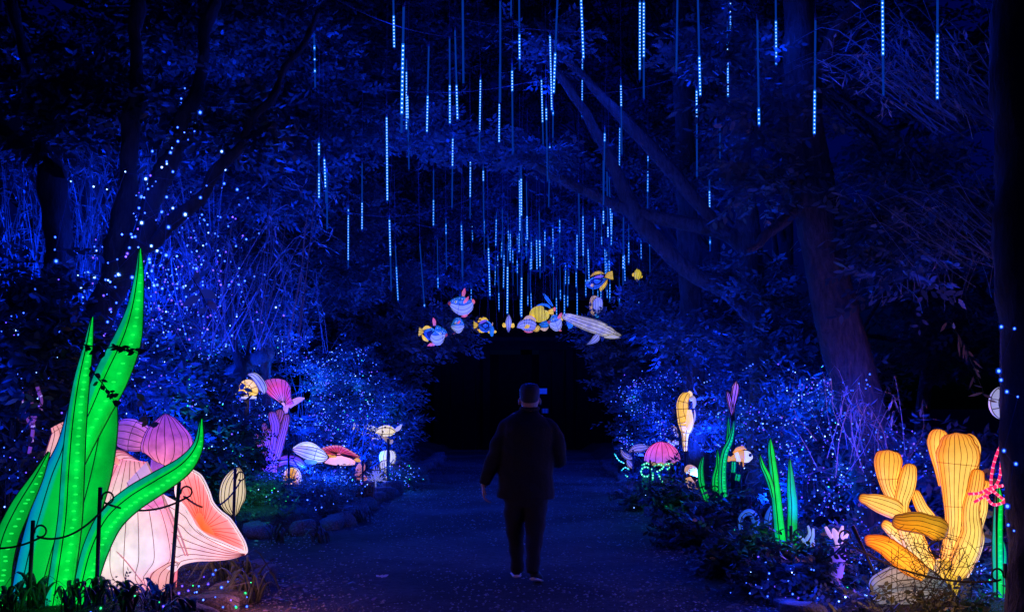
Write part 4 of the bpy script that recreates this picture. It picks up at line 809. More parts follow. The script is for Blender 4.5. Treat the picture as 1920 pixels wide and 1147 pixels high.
kelp('tall bright green kelp lantern with a pointed blade, in front of the pink shell', [
    (K_A, z1([(426, 42, 3), (424, 120, 13), (412, 220, 24), (388, 320, 42), (340, 430, 52), (290, 540, 44), (240, 640, 42), (185, 760, 42), (135, 900, 45), (105, 1010, 46), (85, 1150, 42)]), .12, True),
    (K_B, z1([(215, 520, 6), (205, 640, 30), (172, 740, 44), (140, 850, 48), (108, 960, 46), (80, 1080, 42), (65, 1160, 36)]), .06, False),
    (K_C, z1([(345, 470, 10), (322, 580, 36), (300, 700, 44), (275, 800, 44), (245, 900, 40), (210, 1000, 38), (180, 1150, 36)]), .2, False),
    (K_A, z1([(281, 250, 3), (268, 340, 14), (248, 450, 24), (232, 580, 30), (222, 720, 34), (214, 860, 36), (195, 1000, 38), (170, 1160, 38)]), -.16, True),
    (K_A, z1([(613, 560, 3), (603, 640, 15), (560, 702, 27), (480, 755, 34), (400, 806, 37), (335, 868, 39), (290, 960, 38), (262, 1060, 34), (240, 1160, 32)]), -.22, True),
    (K_C, z1([(150, 660, 3), (112, 740, 18), (62, 830, 30), (22, 920, 34), (2, 1020, 34), (-5, 1160, 34)]), -.1, True)], 8.75)
kelp('bright green kelp lantern split into two blades among dark bushes', [
    (K_A, zE([(434, 365, 3), (440, 440, 17), (455, 560, 22), (468, 680, 26), (480, 800, 27), (495, 950, 30), (515, 1085, 28)]), 0, False),
    (K_A, zE([(374, 455, 2), (392, 520, 11), (420, 580, 15), (440, 640, 15), (452, 700, 10)]), -.05, False)], 10.6, leds=False)
kelp('short green kelp lantern half hidden behind the split kelp', [
    (K_C, zE([(545, 480, 3), (550, 560, 14), (555, 660, 24), (562, 750, 27), (560, 900, 27), (565, 1070, 26)]), 0, False),
    (K_C, zE([(590, 900, 5), (600, 980, 24), (605, 1075, 24)]), .05, False)], 11.0, leds=False)
kelp('far dotted green kelp lantern seen through bushes', [
    (K_C, zE([(228, 265, 3), (222, 330, 9), (205, 390, 15), (178, 450, 18), (165, 540, 20), (165, 640, 22), (178, 740, 22)]), 0, True),
    (K_C, zE([(195, 245, 3), (200, 330, 9), (195, 400, 12)]), .08, False),
    (K_C, zE([(135, 430, 3), (140, 520, 13), (125, 600, 18), (130, 700, 18)]), .1, True),
    (K_C, zE([(55, 470, 4), (42, 540, 14), (48, 620, 16), (70, 690, 16), (85, 740, 14)]), .1, False),
    (K_C, zE([(230, 500, 12), (226, 560, 12)]), .2, False), (K_C, zE([(255, 570, 14), (248, 605, 14)]), .2, False)], 14.5, wr=.006)
kelp('narrow straight green kelp lantern beside the black trunk', [
    (K_A, zF([(905, 370, 4), (908, 480, 24), (903, 600, 28), (900, 760, 31), (903, 900, 30), (905, 1120, 26)]), 0, True),
    (K_C, zF([(925, 690, 3), (938, 780, 14), (935, 900, 18), (930, 1120, 18)]), .08, False)], 8.9, sp=.035)

# ---- pink shell
PINK = lantern('shell_silk_white', [(0, (1, .32, .5)), (.14, (1, .52, .62)), (.5, (1, .74, .77)), (.8, (1, .58, .62)), (1, (1, .34, .4))], 1.02, 't', edge=(1, .5, .6), weave=.24)
PINK2 = lantern('shell_silk_blush', [(0, (1, .35, .4)), (.35, (.95, .5, .58)), (1, (1, .72, .76))], .95, 't')
SALM = lantern('shell_silk_salmon', [(0, (1, .13, .03)), (.2, (1, .16, .06)), (.45, (1, .22, .2)), (.85, (1, .27, .3)), (1, (1, .5, .52))], .95, 't')
LILAC = lantern('shell_silk_lilac', [(0, (.62, .3, .75)), (.5, (.85, .4, .75)), (.8, (1, .16, .5)), (1, (1, .5, .65))], .95, 't')
SHW = plain('shell_wire', (.4, .1, .1), .6, bump=0); PIPING = lantern('shell_piping', [(0, (1, .75, .75)), (1, (1, .8, .8))], .9)
Y = 9.4; g = at(220, 1105, Y); t = thing('shell_lantern', 'huge glowing pink and white sea shell lantern with a flaring salmon mouth', 'lantern', (g.x, Y, g.z))
mb = MB(); w = MB(); plimb(mb, z1([(430, 688, 0), (395, 730, 95), (350, 800, 190), (345, 890, 212), (360, 980, 185), (370, 1050, 168), (372, 1090, 160)]), Y + .25, .42, n=40, m=30, wires=w, ribs=[PI * k / 12 for k in range(13)], wr=.0032)
o = mb.build('body', PINK, t); w.build('wire_frame', SHW, o)
mb = MB(); w = MB(); plimb(mb, z1([(178, 578, 26), (190, 615, 36), (168, 720, 46), (150, 840, 62), (170, 960, 80), (215, 1075, 70)]), Y + .3, .5, n=18, m=24, wires=w, ribs=[PI * k / 6 for k in range(7)], rings=(.1, .5), wr=.003); o = mb.build('side_lobe', PINK2, t); w.build('wire_frame', SHW, o)
zs = zm(0, 750, 2.89)
mb = MB(); w = MB(); patch(mb, pts(zs, Y, [(795, 335, -.1), (880, 520, -.2), (955, 690, -.26), (985, 850, -.28), (925, 890, -.28), (845, 935, -.28), (822, 1038, -.24)]), pts(zs, Y, [(640, 318, .05), (560, 470, -.05), (470, 690, -.12), (430, 850, -.14), (480, 985, -.16), (610, 1040, -.18), (790, 1042, -.22)]), .1, .1, n=18, m=40, wires=w, vl=(.1, .24, .38, .52, .66, .8, .92), wr=.0026)
o = mb.build('front_panel', PINK, t); w.build('wire_frame', SHW, o)
mb = MB(); w = MB(); patch(mb, pts(zs, Y, [(870, 500, -.2), (1004, 580, -.19), (1040, 640, -.21), (1078, 692, -.22), (1155, 748, -.21), (1250, 798, -.18), (1332, 826, -.12)]), pts(zs, Y, [(880, 900, -.28), (945, 928, -.28), (985, 894, -.27), (1060, 874, -.25), (1160, 870, -.22), (1250, 860, -.18), (1328, 838, -.12)]), .07, .1, n=16, m=36, wires=w, vl=(.12, .28, .44, .6, .76, .9), wr=.0026)
o = mb.build('horn', lantern('shell_silk_horn', [(0, (1, .66, .7)), (.4, (1, .7, .72)), (.8, (1, .52, .56)), (1, (1, .4, .44))], 1.0, weave=.24), t); w.build('wire_frame', SHW, o)
rim = [(1040, 380, .1), (1088, 412, .07), (1128, 490, .02), (1150, 552, -.01), (1190, 600, -.02), (1245, 645, -.06), (1292, 715, -.08), (1325, 775, -.1), (1332, 824, -.12), (1290, 808, -.17), (1205, 772, -.21), (1115, 735, -.23), (1062, 690, -.22), (1034, 640, -.2), (1004, 588, -.18), (966, 535, -.12), (955, 468, -.04), (985, 405, .05)]
mb = MB(); w = MB(); R = pts(zs, Y, rim); cz = zs([(1095, 700)])[0]; fan(mb, at(cz[0], cz[1], Y + .16), R, -.03, .012, n=14, m=80, wires=w, nr=30, wr=.0022, k0=4); o = mb.build('mouth', SALM, t); w.build('wire_frame', SHW, o)
mb = MB(); tube(mb, R + [R[0]], .013, 8, 110); mb.build('piping', PIPING, t)
mb = MB(); w = MB(); patch(mb, pts(zs, Y, [(795, 332, -.16), (840, 430, -.25), (880, 520, -.31), (895, 590, -.34)]), pts(zs, Y, [(640, 500, -.12), (690, 540, -.2), (770, 580, -.28), (830, 600, -.32)]), .05, .05, wires=w, vl=(0, .34, .67), wr=.0028); o = mb.build('fold', LILAC, t); w.build('wire_frame', SHW, o)
mb = MB(); w = MB(); patch(mb, pts(zs, Y, [(824, 1040, -.25), (812, 985, -.28), (835, 930, -.3), (905, 885, -.31), (950, 870, -.31)]), pts(zs, Y, [(935, 1030, -.22), (940, 985, -.24), (945, 940, -.26), (960, 905, -.28), (975, 880, -.3)]), -.02, .03, wires=w, vl=(0, .33, .66, 1), wr=.0028); o = mb.build('small_mouth', lantern('shell_inner_pink', [(0, (1, .4, .36)), (1, (1, .55, .5))], .85), t); w.build('wire_frame', SHW, o)
mb = MB(); tube(mb, pts(zs, Y, [(585, 770, -.24), (690, 880, -.32), (800, 1025, -.3)]), .006, 6, 16); tube(mb, pts(zs, Y, [(795, 334, -.17), (890, 530, -.34), (970, 710, -.37), (1018, 842, -.34)]), .008, 6, 24); tube(mb, pts(zs, Y, [(870, 500, -.3), (940, 690, -.37), (1005, 842, -.34)]), .006, 6, 20); mb.build('seam', lantern('shell_seam', [(0, (.9, .35, .4)), (1, (.9, .35, .4))], .55), t)
mb = MB(); plimb(mb, zs([(600, 290, 3), (625, 320, 14), (648, 352, 5)]), Y - .1, .6); mb.build('lobe_tip', SALM, t)
lamp(t, at(480, 1105, Y - .7), 9, (1, .3, .45), .3)  # unseen lamp added on the path side, spreads pink over the gravel

# ---- purple mushroom behind it
MAUVE = lantern('mushroom_silk_mauve', [(0, (.28, .05, .55)), (.4, (.5, .09, .55)), (.75, (.95, .22, .5)), (1, (1, .32, .32))], .95, 't', weave=.4); MAUVE2 = lantern('mushroom_silk_violet', [(0, (.18, .06, .6)), (.5, (.42, .11, .68)), (1, (.75, .2, .55))], .8, 't', weave=.4)
Y = 11.6; g = at(275, 880, Y); t = thing('mushroom_lantern', 'mauve mushroom lantern with two swollen caps above the pink shell', 'lantern', (g.x, Y, g.z))
mb = MB(); w = MB(); plimb(mb, z2([(375, 72, 8), (378, 110, 60), (380, 170, 110), (385, 230, 135), (385, 290, 128), (375, 335, 70), (370, 350, 10)]), Y, .85, n=28, m=24, wires=w, ribs=[PI * k / 9 for k in range(10)], wr=.0035); o = mb.build('cap', MAUVE, t); w.build('wire_frame', WIRE, o)
mb = MB(); w = MB(); plimb(mb, z2([(82, 180, 0), (110, 180, 62), (170, 185, 85), (230, 200, 80), (280, 220, 60)]), Y + .15, .8, n=24, m=18, wires=w, ribs=[PI * k / 7 for k in range(8)], rings=(.4, .7), wr=.0035); o = mb.build('cap', MAUVE2, t); w.build('wire_frame', WIRE, o)
mb = MB(); plimb(mb, z2([(340, 300, 40), (330, 360, 34), (325, 430, 40)]), Y + .1, .9, n=14); mb.build('stalk', MAUVE2, t)

# ---- yellow branching coral
YEL = lantern('coral_silk_amber', [(0, (1, .28, .02)), (.1, (1, .44, .05)), (.35, (1, .6, .12)), (.75, (1, .66, .15)), (1, (1, .55, .08))], 1.12, 't', weave=.2, edge=(1, .58, .25)); ORA = lantern('coral_silk_orange', [(0, (1, .16, .05)), (.18, (1, .3, .02)), (.6, (1, .48, .03)), (1, (1, .45, .05))], .92, 't', edge=(1, .5, .3)); DIM = lantern('coral_silk_dim', [(0, (.5, .17, .01)), (.3, (.62, .28, .01)), (.7, (.75, .4, .02)), (1, (.42, .14, .02))], .8, 't', weave=.22, edge=(.8, .6, .4))  # DIM: front finger is lit less, darkened in its colour
BASEM = lantern('coral_silk_base', [(0, (1, .55, .06)), (1, (.95, .6, .04))], .85, 't', weave=.4)
Y = 8.9; g = at(1783, 1140, Y); t = thing('coral_lantern', 'large amber yellow branching coral lantern with ribbed finger lobes', 'lantern', (g.x, Y, g.z))
def lobe(name, m, st, dy, flat=.8, nr=9, rings=(), n=22, wr=.0022):
    mb = MB(); w = MB(); plimb(mb, zF(st), Y + dy, flat, n=n, m=32, wires=w, ribs=[PI * k / nr for k in range(nr + 1)], rings=rings, wr=wr); o = mb.build(name, m, t); w.build('wire_frame', CWIRE, o)
lobe('finger', YEL, [(650, 62, 0), (655, 130, 100), (660, 205, 128), (655, 300, 108), (650, 450, 78), (652, 600, 66), (635, 740, 64), (615, 860, 70), (606, 960, 62)], 0, .8, 11, (.33, .55, .72))
lobe('finger', YEL, [(555, 44, 0), (545, 105, 62), (545, 170, 58), (565, 280, 45), (585, 380, 40)], .14, .9, 7)
lobe('finger', YEL, [(700, 75, 0), (735, 140, 55), (752, 215, 42), (745, 300, 34), (720, 400, 30)], .14, .9, 6)
lobe('finger', YEL, [(245, 168, 0), (242, 215, 78), (240, 290, 76), (246, 380, 52), (285, 470, 48), (325, 560, 56), (378, 690, 72), (440, 830, 74), (505, 930, 62), (570, 990, 50)], .1, .8, 9, (.3,))
lobe('finger', YEL, [(368, 250, 0), (368, 300, 44), (348, 400, 54), (325, 480, 44), (330, 560, 30)], .0, .8, 7)
lobe('finger', YEL, [(62, 455, 0), (110, 468, 30), (180, 490, 52), (265, 522, 58), (310, 545, 46)], -.05, .8, 6)
lobe('finger', YEL, [(402, 410, 0), (412, 445, 28), (445, 520, 36), (495, 590, 40), (520, 660, 40)], .05, .9, 6)
lobe('finger', YEL, [(200, 612, 0), (235, 628, 30), (290, 675, 40), (350, 730, 46)], .12, .8, 6)
lobe('finger', ORA, [(98, 725, 0), (140, 718, 36), (220, 745, 54), (300, 805, 62), (380, 866, 62), (460, 920, 46)], -.28, .7, 7)
lobe('finger', DIM, [(265, 590, 0), (320, 604, 46), (410, 606, 62), (480, 624, 62), (545, 648, 68), (600, 668, 0)], -.36, .7, 7)
lobe('finger', YEL, [(785, 284, 0), (780, 320, 40), (766, 410, 46), (742, 500, 48), (738, 580, 54), (745, 660, 60), (720, 760, 74), (680, 850, 70), (640, 930, 50)], -.1, .75, 8)
lobe('finger', YEL, [(838, 352, 0), (830, 385, 24), (808, 450, 36), (805, 540, 32), (770, 640, 40), (780, 710, 40), (730, 800, 60), (690, 880, 40)], .12, .8, 6)
lobe('finger', YEL, [(800, 580, 4), (785, 650, 22), (782, 700, 30), (750, 780, 40), (710, 860, 46), (650, 940, 60)], 0, .9, 6)
lobe('base', BASEM, [(600, 830, 70), (605, 920, 88), (608, 990, 66), (614, 1050, 42), (618, 1090, 46), (618, 1130, 64)], -.05, .8, 9, (.6,))
mb = MB(); tube(mb, pts(zF, Y - .42, [(545, 715), (490, 745), (490, 780), (530, 805), (560, 822)]), .006, 6, 20); tube(mb, pts(zF, Y - .42, [(545, 715), (552, 760), (560, 822)]), .005, 6, 10); mb.build('cable', WIRE, t)
lamp(t, at(1700, 1050, Y - .7), 11, (1, .45, .08), .3)  # unseen lamp added in front of the coral for amber spill
lamp(t, at(1700, 790, Y + 1.9), 20, (1, .25, .07), .2)  # unseen lamp added in the open behind the coral, reddens the trunk
# dark dry twigs crossing its foot
tb = at(1775, 1120, Y - .5); tt = thing('bare_shrub', 'fine black bare twigs tangled over the foot of the amber coral', 'shrub', (tb.x, tb.y, tb.z)); mb = MB()
for k in range(230):
    x0 = random.gauss(1745, 45); y0 = random.uniform(1000, 1145); s = at(x0, y0, Y - .62 + random.uniform(-.15, .1)); a = random.uniform(0, 2 * PI); e = s + Vector((math.cos(a) * .12, random.uniform(-.05, .05), math.sin(a) * .1)); tube(mb, [s, s.lerp(e, .5) + Vector((0, 0, random.uniform(-.02, .02))), e], .0022, 3)
for k in range(16):
    s = at(random.uniform(1660, 1830), 1160, Y - .55); e = at(random.gauss(1750, 50), random.uniform(1010, 1060), Y - .6); tube(mb, [s, s.lerp(e, .5) + Vector((random.gauss(0, .06), 0, 0)), e], .003, 3, 8)
mb.build('stem', BARKD, tt, smooth=False)

# ---- grey clams below it
GREY = lantern('clam_silk_grey', [(0, (.3, .36, .55)), (.5, (.42, .42, .5)), (1, (.3, .34, .5))], .42, 't', weave=.5); GBLUE = lantern('clam_silk_blue', [(0, (.12, .3, .8)), (1, (.2, .45, .9))], .5, 't', weave=.4)
g = at(1700, 1145, 8.7); t = thing('clam_lantern', 'dim grey giant clam lantern under the amber coral, veiled by twigs', 'lantern', (g.x, 8.7, g.z))
for st, m in (([(1632, 1108, 0), (1655, 1092, 20), (1700, 1082, 26), (1745, 1090, 20), (1775, 1100, 4)], GREY), ([(1634, 1135, 0), (1660, 1128, 16), (1710, 1116, 22), (1760, 1112, 14), (1785, 1108, 3)], GREY), ([(1690, 1150, 4), (1720, 1138, 14), (1755, 1128, 14), (1772, 1116, 4)], GBLUE)):
    mb = MB(); w = MB(); plimb(mb, st, 8.7, .8, n=18, m=18, wires=w, ribs=[PI * k / 6 for k in range(7)], wr=.003); o = mb.build('shell', m, t); w.build('wire_frame', WIRE, o)
# ---- red lantern at the frame's lower corner
g = at(1900, 1150, 8.7); t = thing('starfish_lantern', 'glowing red-orange lantern arm beside the fence post and black trunk', 'lantern', (g.x, 8.7, g.z)); mb = MB(); w = MB(); plimb(mb, [(1860, 1150, 6), (1880, 1142, 10), (1905, 1136, 14), (1940, 1130, 18), (1980, 1150, 18)], 8.7, .8, wires=w, ribs=FRONT[::2]); o = mb.build('arm', lantern('starfish_silk', [(0, (1, .12, .03)), (1, (1, .2, .05))], .8), t); w.build('wire_frame', WIRE, o)
mb = MB(); plimb(mb, [(1915, 1170, 18), (1935, 1140, 16), (1960, 1110, 6)], 8.75, .8); mb.build('arm', MATS['starfish_silk'], t)
# ---- grey shell behind the trunk
g = at(1872, 790, 9.6); t = thing('scallop_lantern', 'round grey scallop lantern with pink heart half hidden by the black trunk', 'lantern', (g.x, 9.6, g.z)); mb = MB(); w = MB()
rim = [at(1880 + 27 * math.cos(a), 755 + 31 * math.sin(a), 9.6) for a in [2 * PI * k / 16 for k in range(16)]]
fan(mb, at(1885, 755, 9.5), rim, .1, .05, wires=w, nr=8, rings=(.5, .75)); o = mb.build('shell', lantern('scallop_silk', [(0, (1, .2, .45)), (.3, (.9, .3, .5)), (.4, (.55, .55, .6)), (1, (.42, .42, .48))], .7), t); w.build('wire_frame', WIRE, o)
mb = MB(); tube(mb, [at(1890, 780, 9.6), gnd(1890, 1010, .3)], .02, 6); mb.build('pole', IRON, t)
# ---- pink rope-light star
R_PINK = glow('rope_light_pink', (1, .02, .16), .9); R_DOT = glow('rope_light_dot', (1, .3, .45), 1.6)
def rope_light(name, label, polys, Y, r, mat, dot, sp, base=None):
    b = at(polys[0][0][0], polys[0][0][1], Y); t = thing(name, label, 'rope light', b)
    for pl in polys:
        P = [at(p[0], p[1], Y + (p[2] if len(p) > 2 else 0)) for p in pl]; mb = MB(); tube(mb, P, r, 8, 7 * len(P)); o = mb.build('rope', mat, t); Q, _ = catmull(np.array([tuple(p) for p in P]), 60); d = MB(); acc = 0
        for i in range(1, 60):
            acc += np.linalg.norm(Q[i] - Q[i - 1])
            if acc > sp: acc = 0; bead(d, Q[i], r * 1.2)
        d.build('led_strip', dot, o, kind='stuff')
    return t
t = rope_light('rope_light_star', 'pink rope-light star shape beside the amber coral and black trunk', [zF([(938, 108), (895, 200), (868, 300), (862, 390), (880, 400), (915, 330), (925, 220), (938, 108)]), zF([(725, 435), (790, 430), (860, 400), (935, 385)]), zF([(760, 485), (820, 450), (870, 420), (900, 440), (940, 470), (958, 470)]), zF([(835, 410), (840, 460), (880, 500), (955, 480)])], 8.7, .011, R_PINK, R_DOT, .035)
mb = MB(); tube(mb, [at(1868, 920, 8.72), at(1870, 1150, 8.72)], .008, 6); mb.build('stake', IRON, t)

# ---- small lanterns along the left bed
CREAM = lantern('leaf_silk_cream', [(0, (.95, .75, .4)), (.5, (.95, .78, .45)), (1, (.8, .6, .3))], .75, 't')
Y = 12.6; g = at(437, 965, Y); t = thing('leaf_lantern', 'cream leaf-shaped lantern standing upright behind the pink shell', 'lantern', (g.x, Y, g.z)); mb = MB(); w = MB(); plimb(mb, zJ([(395, 185, 4), (370, 260, 75), (330, 370, 125), (315, 470, 140), (310, 580, 125), (330, 680, 60), (340, 720, 20)]), Y, .3, n=26, wires=w, ribs=[PI * k / 9 for k in range(10)], wr=.004); o = mb.build('leaf', CREAM, t); w.build('wire_frame', WIRE, o)
mb = MB(); tube(mb, [at(438, 960, Y), at(438, 1000, Y)], .02, 6); mb.build('stake', IRON, t)
# purple coral
PUR = lantern('coral_silk_purple', [(0, (.4, .12, .62)), (.4, (.3, .1, .75)), (.8, (.3, .09, .8)), (1, (.5, .1, .5))], .62, 't'); PURP = lantern('coral_silk_plum', [(0, (.5, .14, .45)), (1, (.5, .12, .4))], .5, 't')
Y = 17; g = at(505, 892, Y); t = thing('coral_lantern', 'violet branching coral lantern with upright fingers among fairy lights', 'lantern', (g.x, Y, g.z))
for st, m, dy in (([(580, 470, 0), (580, 520, 42), (605, 610, 48), (600, 740, 52), (578, 880, 54), (560, 980, 60), (545, 1060, 80)], PUR, 0), ([(650, 450, 0), (648, 500, 44), (630, 570, 40), (615, 640, 30)], PURP, .1), ([(720, 490, 0), (712, 550, 32), (690, 650, 36), (660, 760, 38), (630, 880, 36), (590, 1000, 40)], PURP, -.05), ([(495, 580, 0), (500, 630, 26), (515, 720, 34), (540, 800, 34), (560, 900, 30)], PUR, .1), ([(545, 640, 0), (535, 680, 30), (520, 760, 36), (545, 860, 34)], PURP, -.1), ([(415, 680, 4), (430, 740, 34), (470, 800, 40), (530, 900, 36)], lantern('coral_silk_rose', [(0, (.9, .2, .35)), (1, (.4, .1, .5))], .6), .15),
                  ([(420, 1020, 6), (520, 1020, 34), (600, 990, 40), (700, 950, 46), (800, 960, 48), (870, 1000, 34), (910, 1020, 4)], lantern('coral_silk_foot', [(0, (.6, .1, .4)), (.4, (.5, .1, .5)), (1, (.15, .05, .6))], .5), .05)):
    mb = MB(); w = MB(); plimb(mb, zB(st), Y + dy, .8, n=16, m=24, wires=w, ribs=[PI * k / 6 for k in range(7)], wr=.005); o = mb.build('finger', m, t); w.build('wire_frame', WIRE, o)
# yellow clam
Y = 18; g = at(460, 745, Y); t = thing('clam_lantern', 'open yellow clam lantern with a silvery rim below the sawn log', 'lantern', (g.x, Y, g.z)); mb = MB(); w = MB()
rim = pts(zB, Y, [(130, 320, -.2), (190, 260), (255, 200), (330, 160, .1), (400, 180, .1), (440, 240, .1), (440, 300), (400, 325, -.1), (300, 325, -.2)]); fan(mb, at(*zB([(330, 270)])[0], Y + .2), rim, .05, .03, wires=w, nr=8, rings=(.6,), wr=.005); o = mb.build('flesh', lantern('clam_silk_yellow', [(0, (1, .6, .08)), (.7, (1, .62, .1)), (1, (1, .6, .15))], 1.05), t); w.build('wire_frame', WIRE, o)
SILV = lantern('clam_silk_silver', [(0, (.6, .55, .6)), (.5, (.6, .6, .72)), (1, (.55, .55, .65))], .55, 't', weave=.5)
mb = MB(); w = MB(); plimb(mb, zB([(330, 110, 6), (400, 130, 34), (455, 190, 42), (485, 250, 40), (500, 300, 10)]), Y + .05, .9, n=14, wires=w, ribs=FRONT[::2], wr=.005); o = mb.build('shell_rim', SILV, t); w.build('wire_frame', WIRE, o)
mb = MB(); plimb(mb, zB([(85, 265, 4), (130, 210, 28), (190, 150, 34), (255, 115, 8)]), Y + .1, .9, n=14); mb.build('shell_rim', SILV, t)
mb = MB(); plimb(mb, zB([(150, 300, 6), (220, 320, 24), (300, 330, 22), (420, 340, 10)]), Y - .15, .9, n=14); mb.build('lip', lantern('clam_silk_pearl', [(0, (.8, .65, .45)), (1, (.85, .8, .75))], .7, weave=.5), t)
mb = MB(); tube(mb, [at(463, 740, Y), at(463, 880, Y)], .05, 6); mb.build('pole', IRON, t)
# pink sea fan
Y = 18.6; g = at(545, 780, Y); t = thing('sea_fan_lantern', 'magenta sea fan lantern sparkling with fairy lights beside the clam', 'lantern', (g.x, Y, g.z)); mb = MB(); w = MB()
fan(mb, at(*zB([(700, 420)])[0], Y), pts(zB, Y, [(560, 330), (500, 260), (505, 180), (570, 155), (650, 155), (720, 180), (755, 250), (760, 330), (790, 400)]), .06, .04, wires=w, nr=12, closed=False, wr=.005); o = mb.build('fan', lantern('fan_silk', [(0, (.8, .45, .75)), (.5, (1, .1, .3)), (.75, (.9, .08, .35)), (1, (.6, .12, .6))], .7, weave=.35), t); w.build('wire_frame', WIRE, o)
mb = MB(); plimb(mb, zB([(740, 430, 20), (780, 390, 30), (840, 360, 26), (890, 345, 6)]), Y, .8); mb.build('side_branch', lantern('fan_silk_pale', [(0, (.8, .35, .75)), (1, (.95, .5, .6))], .6, weave=.5), t)
mb = MB(); plimb(mb, zB([(715, 400, 26), (690, 560, 22), (650, 700, 22)]), Y, .8); mb.build('stalk', MATS['fan_silk_pale'], t)
# orange nautilus
Y = 16.4; g = at(548, 912, Y); t = thing('nautilus_lantern', 'small orange spiral shell lantern behind the rope fence', 'lantern', (g.x, Y, g.z)); mb = MB(); w = MB()
fan(mb, at(550, 906, Y - .05), pts(zC, Y, [(-45, 780), (-40, 690), (-5, 625), (50, 608), (110, 625), (150, 680), (158, 750), (140, 820), (95, 845), (20, 838)]), .1, .08, wires=w, nr=12, wr=.005); o = mb.build('shell', lantern('nautilus_silk', [(0, (1, .75, .5)), (.2, (1, .45, .1)), (.6, (1, .38, .02)), (.9, (1, .45, .05)), (1, (1, .8, .55))], .85), t); w.build('wire_frame', WIRE, o)
mb = MB(); tube(mb, [at(548, 905, Y), at(548, 960, Y)], .03, 6); mb.build('stake', IRON, t)
# white cuttlefish
Y = 18.2; g = at(585, 870, Y); t = thing('cuttlefish_lantern', 'silvery white cuttlefish lantern with frilled fin pointing at the red shell', 'lantern', (g.x, Y, g.z)); mb = MB(); w = MB()
plimb(mb, zC([(45, 405, 6), (110, 405, 48), (220, 432, 82), (330, 462, 92), (420, 485, 68), (490, 492, 6)]), Y, .8, n=20, wires=w, ribs=[PI * k / 6 for k in range(7)], rings=(.62,), wr=.005); o = mb.build('body', lantern('cuttle_silk', [(0, (.9, .5, .5)), (.4, (.5, .48, .5)), (.65, (.85, .88, .95)), (1, (.9, .85, .7))], .75), t); w.build('wire_frame', WIRE, o)
mb = MB(); patch(mb, pts(zC, Y, [(60, 375), (150, 318), (240, 305), (320, 330), (385, 380)]), pts(zC, Y, [(60, 392), (150, 360), (240, 352), (320, 372), (385, 395)]), .05, .05); mb.build('frill', lantern('frill_silk', [(0, (.8, .75, .5)), (1, (.85, .85, .9))], .7, weave=.4), t)
mb = MB(); plimb(mb, zC([(200, 530, 10), (240, 545, 26), (300, 550, 30), (350, 545, 10)]), Y - .1, .7); mb.build('tentacle', lantern('cuttle_blue', [(0, (.1, .35, .9)), (1, (.2, .5, .95))], .6, weave=.5), t)
mb = MB(); tube(mb, [at(580, 862, Y), at(580, 920, Y)], .03, 6); mb.build('stake', IRON, t)
# red scallop
Y = 19; g = at(640, 880, Y); t = thing('scallop_lantern', 'red ribbed scallop lantern with pink belly and orange lips', 'lantern', (g.x, Y, g.z)); mb = MB(); w = MB()
fan(mb, at(*zC([(615, 455)])[0], Y - .05), pts(zC, Y, [(470, 470, -.05), (400, 390), (450, 365), (540, 345), (640, 352), (740, 400), (830, 455), (868, 490), (800, 500, -.05), (720, 490, -.1)]), .06, .05, wires=w, nr=20, closed=False, wr=.005); o = mb.build('upper_shell', lantern('scallop_red', [(0, (1, .35, .4)), (.25, (1, .12, .16)), (.7, (.85, .04, .1)), (.95, (1, .25, .25)), (1, (1, .4, .35))], .8), t); w.build('wire_frame', WIRE, o)
mb = MB(); plimb(mb, zC([(440, 540, 20), (540, 535, 46), (640, 530, 56), (740, 545, 40), (800, 560, 20)]), Y - .08, .8); mb.build('belly', lantern('scallop_pink', [(0, (1, .4, .4)), (.5, (1, .6, .62)), (1, (1, .45, .45))], .85), t)
for st in ([(480, 475, 16), (530, 475, 20), (580, 488, 8)], [(790, 520, 6), (830, 522, 24), (868, 540, 8)]): mb = MB(); plimb(mb, zC(st), Y - .14, .8); mb.build('lip', lantern('scallop_lip', [(0, (1, .4, .05)), (1, (1, .5, .05))], .8), t)
mb = MB(); tube(mb, [at(640, 870, Y), at(640, 925, Y)], .04, 6); mb.build('stake', IRON, t)
# salmon hand coral, lattice coral, planter
SAL = lantern('coral_silk_salmon', [(0, (1, .35, .3)), (1, (.9, .25, .2))], .5)
Y = 17.6; g = at(680, 905, Y); t = thing('coral_lantern', 'dim salmon coral lantern growing out of the rusty planter box', 'lantern', (g.x, Y, g.z))
for st in ([(855, 560, 10), (850, 620, 40), (850, 700, 46), (850, 770, 30)], [(800, 720, 6), (820, 690, 22), (850, 670, 30)], [(910, 560, 6), (900, 610, 24), (870, 660, 30)], [(945, 720, 6), (920, 735, 34), (870, 740, 40)]): mb = MB(); plimb(mb, zC(st), Y, .8); mb.build('finger', SAL, t)
t = thing('planter_box', 'rusty red planter box standing on the edging stones', 'planter', gnd(688, 945, .25)); mb = MB(); c = at(686, 922, 17.3); rust = plain('rusty_panel', (.32, .09, .06), .8, var=.6, scale=25); box(mb, (c.x, 17.3, c.z), (.24, .24, .3)); mb.build('box', rust, t, smooth=False); mb = MB(); box(mb, (c.x + .02, 17.3, c.z - .17), (.34, .3, .03)); mb.build('base', rust, t, smooth=False); mb = MB(); box(mb, (c.x - .13, 17.3, c.z), (.03, .25, .34)); mb.build('corner', M_TIMB, t, smooth=False)
Y = 19.4; g = at(703, 905, Y); t = thing('lattice_coral_lantern', 'pale blue-white lattice coral lantern between planter and white mushrooms', 'lantern', (g.x, Y, g.z)); LAT = lantern('lattice_silk', [(0, (.6, .65, .95)), (1, (.25, .3, .8))], .32, weave=.4); mb = MB()
